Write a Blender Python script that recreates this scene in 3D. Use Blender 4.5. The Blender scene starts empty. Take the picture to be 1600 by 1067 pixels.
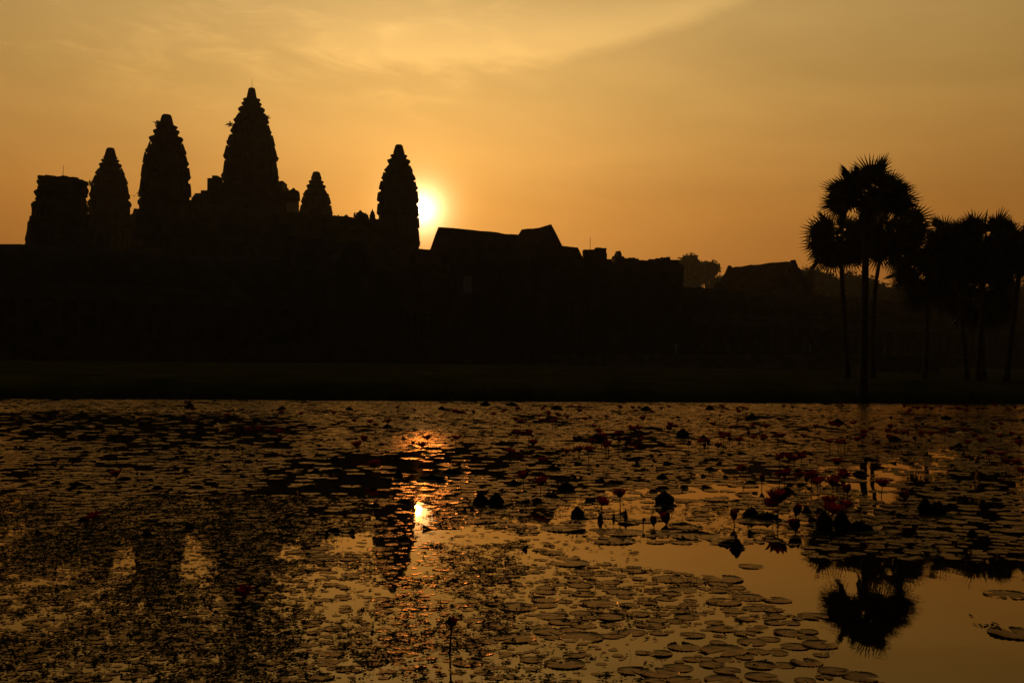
import bpy, bmesh, math, random
import numpy as np
from mathutils import Vector, Matrix, noise as mnoise

random.seed(11)
rng = np.random.default_rng(11)
S = bpy.context.scene
COL = S.collection
R = math.radians

# ------------------------------------------------------------------ camera
F = 1700.0                       # focal length in pixels of a 1600 px wide frame
PITCH, ROLL = R(0.99), R(0.65)
CAM = Vector((0, 0, 2.15))
cam_d = bpy.data.cameras.new("camera")
cam_d.sensor_width = 36.0
cam_d.lens = F / 1600 * 36.0
cam_d.clip_start = 0.05
cam_d.clip_end = 6000
cam = bpy.data.objects.new("camera", cam_d)
COL.objects.link(cam)
ROT = Matrix.Rotation(R(90) + PITCH, 3, 'X') @ Matrix.Rotation(ROLL, 3, 'Z')
cam.matrix_world = Matrix.Translation(CAM) @ ROT.to_4x4()
S.camera = cam


def ray(u, v):
    return (ROT @ Vector(((u - 800) / F, -(v - 533.5) / F, -1.0))).normalized()


def at(u, v, Y):
    d = ray(u, v)
    return CAM + d * (Y / d.y)


def on_water(u, v, z=0.0):
    d = ray(u, v)
    return CAM + d * ((z - CAM.z) / d.z)


ROTI = ROT.transposed()


def proj(p):
    q = ROTI @ (Vector(p) - CAM)
    return 800 + F * q.x / -q.z, 533.5 - F * q.y / -q.z


# ------------------------------------------------------------------ sky and sun
SUN = ray(657.5, 327)
SUN_EL = math.asin(SUN.z)
SUN_AZ = math.atan2(SUN.x, SUN.y)
S.view_settings.view_transform = 'Standard'
S.view_settings.look = 'None'
S.view_settings.gamma = 1.0
S.view_settings.exposure = 0.0
S.view_settings.use_curve_mapping = False
S.render.engine = 'CYCLES'
S.cycles.use_denoising = True
S.cycles.max_bounces = 8
S.cycles.volume_bounces = 0
S.cycles.sample_clamp_indirect = 4.0

W = bpy.data.worlds.new("World")
S.world = W
W.use_nodes = True
nt = W.node_tree
nt.nodes.clear()
L = nt.links.new


def mth(op, a, b=None, c=None):
    n = nt.nodes.new('ShaderNodeMath')
    n.operation = op
    for i, x in enumerate((a, b, c)):
        if x is None:
            continue
        if isinstance(x, (int, float)):
            n.inputs[i].default_value = x
        else:
            L(x, n.inputs[i])
    return n.outputs[0]


def ramp(fac, stops, interp='LINEAR'):
    n = nt.nodes.new('ShaderNodeValToRGB')
    n.color_ramp.interpolation = interp
    el = n.color_ramp.elements
    while len(el) < len(stops):
        el.new(0.5)
    for e, (p, c) in zip(el, stops):
        e.position = p
        e.color = (*c, 1) if isinstance(c, tuple) else (c, c, c, 1)
    L(fac, n.inputs[0])
    return n.outputs[0]


def smooth(x, a, b):
    n = nt.nodes.new('ShaderNodeMapRange')
    n.interpolation_type = 'SMOOTHSTEP'
    n.inputs[1].default_value = a
    n.inputs[2].default_value = b
    L(x, n.inputs[0])
    return n.outputs[0]


def vmix(op, a, b, fac=1.0):
    n = nt.nodes.new('ShaderNodeMix')
    n.data_type = 'RGBA'
    n.blend_type = op
    n.clamp_result = False
    if isinstance(fac, (int, float)):
        n.inputs[0].default_value = fac
    else:
        L(fac, n.inputs[0])
    for i, x in ((6, a), (7, b)):
        if isinstance(x, tuple):
            n.inputs[i].default_value = (*x, 1)
        else:
            L(x, n.inputs[i])
    return n.outputs[2]


tc = nt.nodes.new('ShaderNodeTexCoord')
sep = nt.nodes.new('ShaderNodeSeparateXYZ')
L(tc.outputs['Generated'], sep.inputs[0])
dx, dy, dz = sep.outputs
el_ = mth('MULTIPLY', mth('ARCSINE', dz), 57.2958)
az_ = mth('MULTIPLY', mth('ARCTAN2', dx, dy), 57.2958)
dotn = nt.nodes.new('ShaderNodeVectorMath')
dotn.operation = 'DOT_PRODUCT'
L(tc.outputs['Generated'], dotn.inputs[0])
dotn.inputs[1].default_value = SUN
ang = mth('MULTIPLY', mth('ARCCOSINE', mth('MINIMUM', dotn.outputs['Value'], 1.0)), 57.2958)

SKY_STOPS = [  # elevation in degrees -> colour of the hazy dawn sky on the sun's side
    (-4, (0.46, 0.140, 0.020)), (2, (0.52, 0.165, 0.024)), (5, (0.60, 0.215, 0.033)), (8, (0.68, 0.275, 0.045)),
    (11, (0.77, 0.378, 0.086)), (14, (0.78, 0.440, 0.120)), (18, (0.78, 0.485, 0.166)),
    (30, (0.48, 0.34, 0.13)), (60, (0.22, 0.18, 0.10)), (90, (0.13, 0.12, 0.09))]
base = ramp(mth('DIVIDE', mth('ADD', el_, 4), 94), [((e + 4) / 94, c) for e, c in SKY_STOPS])
fall = ramp(mth('DIVIDE', ang, 180), [(0, 1.0), (7 / 180, 0.90), (14 / 180, 0.73), (22 / 180, 0.585), (30 / 180, 0.49),
                                      (45 / 180, 0.25), (70 / 180, 0.075), (100 / 180, 0.007), (1, 0.002)])
sky = vmix('MULTIPLY', base, fall)
# away from the sun the haze goes redder as it dims
sky = vmix('MULTIPLY', sky, ramp(mth('DIVIDE', ang, 60), [(0, (1, 1, 1)), (0.35, (1.0, 0.96, 0.86)), (0.6, (1.0, 0.95, 0.80)), (1, (0.95, 0.97, 0.95))]))

# thin high cloud: one bright sheet with a sharp lower edge, wisps on its left, faint streaks elsewhere
comb = nt.nodes.new('ShaderNodeCombineXYZ')
L(mth('ADD', az_, mth('MULTIPLY', el_, 0.7)), comb.inputs[0])
L(el_, comb.inputs[1])


def noise(scale_x, scale_y, detail, dist, off=0.0, rough=0.55):
    mp = nt.nodes.new('ShaderNodeMapping')
    mp.inputs['Scale'].default_value = (scale_x, scale_y, 1)
    mp.inputs['Location'].default_value = (off, off * 0.37, off * 0.7)
    L(comb.outputs[0], mp.inputs[0])
    n = nt.nodes.new('ShaderNodeTexNoise')
    n.inputs['Scale'].default_value = 1.0
    n.inputs['Detail'].default_value = detail
    n.inputs['Roughness'].default_value = rough
    n.inputs['Distortion'].default_value = dist
    L(mp.outputs[0], n.inputs['Vector'])
    return n.outputs[0]


n1 = noise(0.16, 0.42, 8, 0.6, 3.1)
n2 = noise(0.24, 0.66, 9, 0.5, 11.7, 0.60)
n3 = noise(0.05, 0.35, 5, 0.3, 23.0)
azp = mth('ADD', az_, 5.0)
edge = mth('ADD', 14.9, mth('MULTIPLY', mth('MULTIPLY', azp, azp), 0.0108))
over = mth('ADD', mth('SUBTRACT', el_, edge), mth('MULTIPLY', mth('SUBTRACT', n2, 0.5), 1.1))
sheet = mth('MULTIPLY', smooth(over, -0.35, 0.7), smooth(az_, -13.5, -6.5))
sheet = mth('MULTIPLY', sheet, mth('SUBTRACT', 1.0, mth('MULTIPLY', smooth(over, 0.4, 3.2), 0.80)))
wisp = mth('MULTIPLY', smooth(n2, 0.42, 0.80), mth('MULTIPLY', smooth(el_, 10.5, 15.5), mth('SUBTRACT', 1.0, smooth(az_, -7, 7))))
streak = mth('SUBTRACT', n3, 0.5)
cloudf = mth('ADD', mth('ADD', 1.0, mth('MULTIPLY', sheet, 0.33)),
             mth('ADD', mth('MULTIPLY', wisp, 0.30), mth('ADD', mth('MULTIPLY', streak, 0.30), mth('MULTIPLY', mth('SUBTRACT', n1, 0.5), 0.16))))
ccol = nt.nodes.new('ShaderNodeCombineColor')
for i in range(3):
    L(cloudf, ccol.inputs[i])
sky = vmix('MULTIPLY', sky, ccol.outputs[0])
# aureole round the sun (air scattering) and the disc itself
g1 = mth('EXPONENT', mth('MULTIPLY', ang, -1 / 0.50))
g2 = mth('EXPONENT', mth('MULTIPLY', ang, -1 / 2.4))
g3 = mth('EXPONENT', mth('MULTIPLY', ang, -1 / 7.0))
disc = mth('SUBTRACT', 1.0, smooth(ang, 0.24, 0.29))


def tint(f, c):
    n = nt.nodes.new('ShaderNodeCombineColor')
    for i in range(3):
        L(mth('MULTIPLY', f, c[i]), n.inputs[i])
    return n.outputs[0]


sky = vmix('ADD', sky, tint(g1, (11.0, 7.0, 3.6)))
sky = vmix('ADD', sky, tint(g2, (0.28, 0.15, 0.03)))
sky = vmix('ADD', sky, tint(g3, (0.27, 0.11, 0.006)))
sky = vmix('ADD', sky, tint(disc, (40.0, 26.0, 11.0)))
nish = nt.nodes.new('ShaderNodeTexSky')
nish.sky_type = 'NISHITA'
nish.sun_disc = False
nish.sun_elevation = SUN_EL
nish.sun_rotation = SUN_AZ
nish.dust_density = 4.0
bg1 = nt.nodes.new('ShaderNodeBackground')
L(sky, bg1.inputs[0])
bg1.inputs[1].default_value = 1.0
bg2 = nt.nodes.new('ShaderNodeBackground')
L(nish.outputs[0], bg2.inputs[0])
bg2.inputs[1].default_value = 0.0012
addb = nt.nodes.new('ShaderNodeAddShader')
L(bg1.outputs[0], addb.inputs[0])
L(bg2.outputs[0], addb.inputs[1])
wo = nt.nodes.new('ShaderNodeOutputWorld')
L(addb.outputs[0], wo.inputs[0])

sun_d = bpy.data.lights.new("sun", 'SUN')
sun_d.energy = 0.09
sun_d.angle = R(0.53)
sun_d.color = (1.0, 0.30, 0.05)
sun = bpy.data.objects.new("sun", sun_d)
COL.objects.link(sun)
sun.location = SUN * 50
sun.rotation_euler = SUN.to_track_quat('Z', 'Y').to_euler()


# ------------------------------------------------------------------ materials
def material(name, col, rough=0.8, var=0.35, nscale=1.0, bump=0.0, bscale=None, spec=0.5, detail=6, col2=None, trans=0.0):
    m = bpy.data.materials.new(name)
    m.use_nodes = True
    t = m.node_tree
    b = t.nodes['Principled BSDF']
    b.inputs['Roughness'].default_value = rough
    b.inputs['Specular IOR Level'].default_value = spec
    tcn = t.nodes.new('ShaderNodeTexCoord')
    geo = t.nodes.new('ShaderNodeNewGeometry')
    nz = t.nodes.new('ShaderNodeTexNoise')
    nz.inputs['Scale'].default_value = nscale
    nz.inputs['Detail'].default_value = detail
    t.links.new(geo.outputs['Position'], nz.inputs['Vector'])
    cr = t.nodes.new('ShaderNodeValToRGB')
    lo = tuple(c * (1 - var) for c in col)
    hi = col2 if col2 else tuple(min(1, c * (1 + var)) for c in col)
    cr.color_ramp.elements[0].position = 0.3
    cr.color_ramp.elements[1].position = 0.7
    cr.color_ramp.elements[0].color = (*lo, 1)
    cr.color_ramp.elements[1].color = (*hi, 1)
    t.links.new(nz.outputs[0], cr.inputs[0])
    t.links.new(cr.outputs[0], b.inputs['Base Color'])
    if bump:
        bn = t.nodes.new('ShaderNodeTexNoise')
        bn.inputs['Scale'].default_value = bscale or nscale * 3
        bn.inputs['Detail'].default_value = 4
        t.links.new(geo.outputs['Position'], bn.inputs['Vector'])
        bp = t.nodes.new('ShaderNodeBump')
        bp.inputs['Strength'].default_value = 1.0
        bp.inputs['Distance'].default_value = bump
        t.links.new(bn.outputs[0], bp.inputs['Height'])
        t.links.new(bp.outputs[0], b.inputs['Normal'])
    if trans:
        tr = t.nodes.new('ShaderNodeBsdfTranslucent')
        t.links.new(cr.outputs[0], tr.inputs[0])
        mx = t.nodes.new('ShaderNodeMixShader')
        mx.inputs[0].default_value = trans
        out = t.nodes['Material Output']
        t.links.new(b.outputs[0], mx.inputs[1])
        t.links.new(tr.outputs[0], mx.inputs[2])
        t.links.new(mx.outputs[0], out.inputs[0])
    return m


M = {}
M['stone'] = material('sandstone', (0.095, 0.082, 0.066), 0.9, 0.5, 0.35, 0.12, 0.9, spec=0.1)
M['roof'] = material('roof_stone', (0.075, 0.068, 0.056), 0.85, 0.4, 0.5, 0.10, 1.2, spec=0.0)
M['laterite'] = material('laterite', (0.09, 0.066, 0.048), 0.95, 0.4, 0.6, 0.08, 1.5, spec=0.1)
M['grass'] = material('grass', (0.046, 0.058, 0.016), 0.95, 0.45, 0.25, 0.10, 3.0, col2=(0.085, 0.085, 0.028), spec=0.0)
M['path'] = material('causeway_stone', (0.20, 0.17, 0.14), 0.9, 0.35, 0.8, 0.03)
M['bark'] = material('palm_bark', (0.09, 0.075, 0.06), 0.95, 0.4, 3.0, 0.03, 8)
M['palm'] = material('palm_leaf', (0.040, 0.055, 0.018), 0.55, 0.4, 1.0, trans=0.12)
M['leaf'] = material('tree_leaf', (0.045, 0.060, 0.022), 0.7, 0.4, 0.5, trans=0.15)
M['metal'] = material('rod_metal', (0.25, 0.25, 0.25), 0.5, 0.1)
M['panel'] = material('pale_panel', (0.70, 0.74, 0.78), 0.6, 0.06, 2.0)
M['cloth_white'] = material('white_cloth', (0.42, 0.42, 0.40), 0.9, 0.1)
M['cloth_red'] = material('red_cloth', (0.45, 0.05, 0.05), 0.9, 0.1)
M['cloth_dark'] = material('dark_cloth', (0.05, 0.05, 0.07), 0.9, 0.1)
M['skin'] = material('skin', (0.30, 0.18, 0.12), 0.6, 0.1)
M['hair'] = material('hair', (0.02, 0.015, 0.012), 0.6, 0.1)
M['pad'] = material('lily_pad', (0.034, 0.021, 0.008), 0.6, 0.45, 2.2, 0.004, 14, spec=0.0, col2=(0.080, 0.045, 0.016))
t = M['pad'].node_tree                # gloss layer; its colour paints the reflected sky browner and dimmer
b = t.nodes['Principled BSDF']
gl = t.nodes.new('ShaderNodeBsdfGlossy')
gl.inputs['Color'].default_value = (0.66, 0.50, 0.33, 1)
gl.inputs['Roughness'].default_value = 0.23
fr = t.nodes.new('ShaderNodeFresnel')
fr.inputs['IOR'].default_value = 1.30
mx = t.nodes.new('ShaderNodeMixShader')
nl = b.inputs['Normal'].links[0].from_socket
for n_ in (gl, fr):
    t.links.new(nl, n_.inputs['Normal'])
t.links.new(fr.outputs[0], mx.inputs[0])
t.links.new(b.outputs[0], mx.inputs[1])
t.links.new(gl.outputs[0], mx.inputs[2])
t.links.new(mx.outputs[0], t.nodes['Material Output'].inputs['Surface'])
M['padrim'] = material('lily_pad_underside', (0.05, 0.018, 0.014), 0.6, 0.3, 6)
M['curl'] = material('curled_leaf', (0.022, 0.020, 0.009), 0.75, 0.4, 6.0, spec=0.15)
M['weed'] = material('weed', (0.018, 0.020, 0.008), 0.85, 0.5, 3.0, spec=0.15)
M['stem'] = material('stem', (0.045, 0.020, 0.012), 0.7, 0.3, 8)
M['petal'] = material('lily_petal', (0.42, 0.014, 0.060), 0.6, 0.3, 12, trans=0.55)
M['stick'] = material('dry_stick', (0.35, 0.30, 0.24), 0.8, 0.3, 10)

# water
mw = bpy.data.materials.new('pond_water')
mw.use_nodes = True
t = mw.node_tree
b = t.nodes['Principled BSDF']
b.inputs['Base Color'].default_value = (0.010, 0.009, 0.005, 1)
b.inputs['Roughness'].default_value = 0.018
b.inputs['IOR'].default_value = 1.333
b.inputs['Specular Tint'].default_value = (1.0, 0.85, 0.60, 1)
geo = t.nodes.new('ShaderNodeNewGeometry')
hts = []
for sc, dist, st in (((0.9, 0.35, 1), 1.0, 0.55), ((6.0, 2.6, 1), 0.3, 0.045)):
    mp = t.nodes.new('ShaderNodeMapping')
    mp.inputs['Scale'].default_value = sc
    t.links.new(geo.outputs['Position'], mp.inputs[0])
    nz = t.nodes.new('ShaderNodeTexNoise')
    nz.inputs['Scale'].default_value = 1.0
    nz.inputs['Detail'].default_value = 2
    t.links.new(mp.outputs[0], nz.inputs['Vector'])
    mu = t.nodes.new('ShaderNodeMath')
    mu.operation = 'MULTIPLY'
    mu.inputs[1].default_value = st
    t.links.new(nz.outputs[0], mu.inputs[0])
    hts.append(mu.outputs[0])
ad = t.nodes.new('ShaderNodeMath')
t.links.new(hts[0], ad.inputs[0])
t.links.new(hts[1], ad.inputs[1])
bp = t.nodes.new('ShaderNodeBump')
bp.inputs['Strength'].default_value = 1.0
bp.inputs['Distance'].default_value = 0.010
t.links.new(ad.outputs[0], bp.inputs['Height'])
t.nodes.remove(b)
df = t.nodes.new('ShaderNodeBsdfDiffuse')
df.inputs[0].default_value = (0.010, 0.009, 0.005, 1)
gl = t.nodes.new('ShaderNodeBsdfGlossy')
gl.inputs['Color'].default_value = (1.0, 0.83, 0.56, 1)      # orange cast of the mirrored sky painted into the gloss colour
gl.inputs['Roughness'].default_value = 0.018
fr = t.nodes.new('ShaderNodeFresnel')
fr.inputs['IOR'].default_value = 1.333
mx = t.nodes.new('ShaderNodeMixShader')
for n_ in (gl, fr):
    t.links.new(bp.outputs[0], n_.inputs['Normal'])
t.links.new(fr.outputs[0], mx.inputs[0])
t.links.new(df.outputs[0], mx.inputs[1])
t.links.new(gl.outputs[0], mx.inputs[2])
t.links.new(mx.outputs[0], t.nodes['Material Output'].inputs['Surface'])
M['water'] = mw


# ------------------------------------------------------------------ mesh helpers
class MB:
    def __init__(self):
        self.v, self.f = [], []

    def add(self, vs, fs):
        o = len(self.v)
        self.v.extend(tuple(x) for x in vs)
        self.f.extend(tuple(i + o for i in f) for f in fs)

    def box(self, c, sx, sy, sz, ax=Vector((1, 0, 0)), jit=0.0, taper=1.0):
        """box on base centre c; ax is its horizontal x axis"""
        c = Vector(c)
        ay = Vector((-ax.y, ax.x, 0))
        vs = []
        for z, k in ((0, 1.0), (sz, taper)):
            for a, bb in ((-1, -1), (1, -1), (1, 1), (-1, 1)):
                p = c + ax * (a * sx / 2 * k) + ay * (bb * sy / 2 * k) + Vector((0, 0, z))
                if jit:
                    p += Vector((random.uniform(-jit, jit), random.uniform(-jit, jit), random.uniform(-jit, jit)))
                vs.append(p)
        self.add(vs, [(3, 2, 1, 0), (4, 5, 6, 7), (0, 1, 5, 4), (1, 2, 6, 5), (2, 3, 7, 6), (3, 0, 4, 7)])

    def rings(self, rs, cap=True):
        n = len(rs[0])
        vs = [p for r_ in rs for p in r_]
        fs = []
        for k in range(len(rs) - 1):
            for i in range(n):
                j = (i + 1) % n
                fs.append((k * n + i, k * n + j, (k + 1) * n + j, (k + 1) * n + i))
        if cap:
            fs.append(tuple(reversed(range(n))))
            fs.append(tuple((len(rs) - 1) * n + i for i in range(n)))
        self.add(vs, fs)

    def tube(self, pts, rad, n=6, cap=True):
        pts = [Vector(p) for p in pts]
        rad = rad if isinstance(rad, (list, tuple)) else [rad] * len(pts)
        rs = []
        for k, p in enumerate(pts):
            d = (pts[min(k + 1, len(pts) - 1)] - pts[max(k - 1, 0)]).normalized()
            a = d.orthogonal().normalized() if abs(d.z) < 0.99 else Vector((1, 0, 0))
            if abs(d.z) >= 0.99:
                a = (a - d * a.dot(d)).normalized()
            else:
                a = Vector((0, 0, 1)).cross(d).normalized()
            bb = d.cross(a)
            rs.append([p + (a * math.cos(2 * math.pi * i / n) + bb * math.sin(2 * math.pi * i / n)) * rad[k] for i in range(n)])
        self.rings(rs, cap)

    def build(self, name, mat, parent=None, smooth=False):
        me = bpy.data.meshes.new(name)
        me.from_pydata(self.v, [], self.f)
        me.validate()
        me.materials.append(M[mat] if isinstance(mat, str) else mat)
        if smooth:
            me.polygons.foreach_set('use_smooth', [True] * len(me.polygons))
        me.update()
        o = bpy.data.objects.new(name, me)
        COL.objects.link(o)
        if parent:
            o.parent = parent
        return o

    def shifted(self, off):
        m = MB()
        off = Vector(off)
        m.v = [tuple(Vector(p) - off) for p in self.v]
        m.f = self.f
        return m


def tag(o, label, cat, group=None, kind=None):
    if label:
        o['label'] = label
    if cat:
        o['category'] = cat
    if group:
        o['group'] = group
    if kind:
        o['kind'] = kind
    return o


def thing(name, label, cat, loc, group=None):
    o = bpy.data.objects.new(name, None)
    o.empty_display_size = 0.3
    COL.objects.link(o)
    o.location = loc
    return tag(o, label, cat, group)


def part(mb, name, mat, root, smooth=False):
    """mb is in world coordinates; the part is parented to the thing at root"""
    return mb.shifted(root.location).build(name, mat, root, smooth)


# ------------------------------------------------------------------ temple axes (square plan seen over its near corner)
E1 = Vector((0.83, 0.557, 0)).normalized()      # along the facade facing the pond, to the right and away
E2 = Vector((-E1.y, E1.x, 0))                   # away from the pond, into the temple
C0 = Vector((-65.5, 273.5, 0))                  # middle of the five towers
C3 = Vector((-1.0, 178.0, 0))                   # entrance pavilion on the outer gallery
LAWN = 1.15


# ------------------------------------------------------------------ ground and water
def shore(x):
    return 57.2 + 0.16 * max(-60, min(45, x)) + 0.5 * mnoise.noise((x * 0.09, 3.3, 0)) + 0.15 * mnoise.noise((x * 0.6, 8.1, 0))


def ground():
    xs = sorted(set([-1100, -800, -600, -420, -300, -220, -160, -120, -90, -75] + [i * 0.75 for i in range(-90, 91)] + [75, 90, 120, 160, 220, 300, 420, 600, 800, 1100]))
    ys_far = [0.0, 0.35, 0.8, 1.4, 2.2, 3.2, 4.5, 6, 9, 14, 22, 32, 45, 70, 110, 170, 260, 420, 700, 1000, 1350]
    hz_far = [-0.5, -0.1, 0.22, 0.40, 0.58, 0.74, 0.88, 1.0, 1.08, 1.12, 1.15, 1.17, 1.3, 1.5, 1.5, 1.5, 1.5, 1.5, 1.5, 1.5, 1.5]
    near = [(-60, 0.5), (-10, 0.5), (0.5, 0.5), (2.6, 0.45), (3.4, 0.1), (4.2, -0.25), (6, -0.55), (15, -0.6), (30, -0.6), (42, -0.6)]
    vs, fs = [], []
    nrow = len(near) + len(ys_far)
    for x in xs:
        s = shore(x)
        pond = max(0.0, min(1.0, (72 - abs(x)) / 4))      # the pond ends at the sides too
        col_ = [(y, z if y < 3 else z * pond + (1 - pond) * 0.9) for y, z in near] + \
               [(s - 0.4 + d, z * (pond if z < 0 else 1) + ((1 - pond) * 1.0 if z < 0.4 else 0)) for d, z in zip(ys_far, hz_far)]
        for y, z in col_:
            if z > 0.15 and y < 150:
                z += 0.05 * mnoise.noise((x * 0.5, y * 0.7, 0)) + 0.06 * mnoise.noise((x * 0.13, y * 0.13, 5))
            vs.append((x, y, z))
    for i in range(len(xs) - 1):
        for k in range(nrow - 1):
            a = i * nrow + k
            fs.append((a, a + nrow, a + nrow + 1, a + 1))
    m = MB()
    m.add(vs, fs)
    g = m.build('ground', 'grass', None, True)
    g['kind'] = 'structure'


ground()
m = MB()
m.add([(-74, 2.4, 0), (74, 2.4, 0), (74, 71, 0), (-74, 71, 0)], [(0, 1, 2, 3)])
o = m.build('water', 'water')
o['kind'] = 'structure'
# grass tufts along the far bank
m = MB()
tufts = rng.uniform(-40, 42, 420)
for i in range(9000):
    x = rng.uniform(-40, 42) if i % 2 else float(tufts[i % 420] + rng.normal(0, 0.22))
    y = shore(x) + 0.15 + abs(rng.normal(0, 0.7))
    z = 0.05 + min(0.8, (y - shore(x)) * 0.28)
    h = rng.uniform(0.08, 0.30) if i % 2 else rng.uniform(0.15, 0.35) * (1 + (i % 420) / 420)
    a = rng.uniform(0, 6.28)
    lx, ly = rng.normal(0, 0.08, 2)
    w = 0.018
    m.add([(x - w * math.cos(a), y - w * math.sin(a), z - 0.08), (x + w * math.cos(a), y + w * math.sin(a), z - 0.08), (x + lx, y + ly, z + h)], [(0, 1, 2)])
tag(m.build('bank_grass', 'grass'), None, None, None, 'stuff')


# raised causeway in front of the entrance and the long terrace the outer gallery stands on
def prism_box(name, c, half1, half2, z0, z1, mat):
    mb = MB()
    mb.box(Vector((c.x, c.y, z0)), half1 * 2, half2 * 2, z1 - z0 - 0.25, E1)
    mb.box(Vector((c.x, c.y, z1 - 0.25)), half1 * 2 + 0.5, half2 * 2 + 0.5, 0.25, E1)
    o_ = mb.build(name, mat)
    o_['kind'] = 'structure'
    return o_


prism_box('terrace', C3 + E1 * 22, 150, 13, 0.9, 4.2, 'laterite')
prism_box('causeway', C3 - E2 * 45, 5.5, 31.5, 0.9, 3.05, 'path')


# ------------------------------------------------------------------ towers
def plan():
    q = [(1.0, -0.30), (1.0, 0.30), (0.88, 0.30), (0.88, 0.53), (0.74, 0.53), (0.74, 0.74), (0.53, 0.74), (0.53, 0.88), (0.30, 0.88)]
    pts = []
    for k in range(4):
        c, s = math.cos(k * math.pi / 2), math.sin(k * math.pi / 2)
        pts += [(x * c - y * s, x * s + y * c) for x, y in q]
    return [(x / 1.02, y / 1.02) for x, y in pts]


PLAN = plan()


def ring(c, r, z, jit=0.0):
    out = []
    for x, y in PLAN:
        p = Vector((c.x, c.y, z)) + E1 * (x * r) + E2 * (y * r)
        if jit:
            p += Vector((random.uniform(-jit, jit), random.uniform(-jit, jit), random.uniform(-jit, jit) * 0.7))
        out.append(p)
    return out


def antefix(mb, p, out_dir, h, w, lean=0.0):
    """small pointed stone leaf standing on a cornice"""
    side = Vector((-out_dir.y, out_dir.x, 0))
    tk = w * 0.35
    vs = []
    for k in (1, -1):
        for s, z in ((-0.5, -0.1), (0.5, -0.1), (0.62, 0.35), (0.34, 0.72), (0.0, 1.0), (-0.34, 0.72), (-0.62, 0.35)):
            vs.append(p + side * (s * w) + out_dir * (k * tk - max(0.08 * h, lean) * max(0, z)) + Vector((0, 0, z * h)))
    fs = [(0, 1, 2, 3, 4, 5, 6), (13, 12, 11, 10, 9, 8, 7)]
    for i in range(7):
        j = (i + 1) % 7
        fs.append((j, i, 7 + i, 7 + j))
    mb.add(vs, fs)


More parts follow.
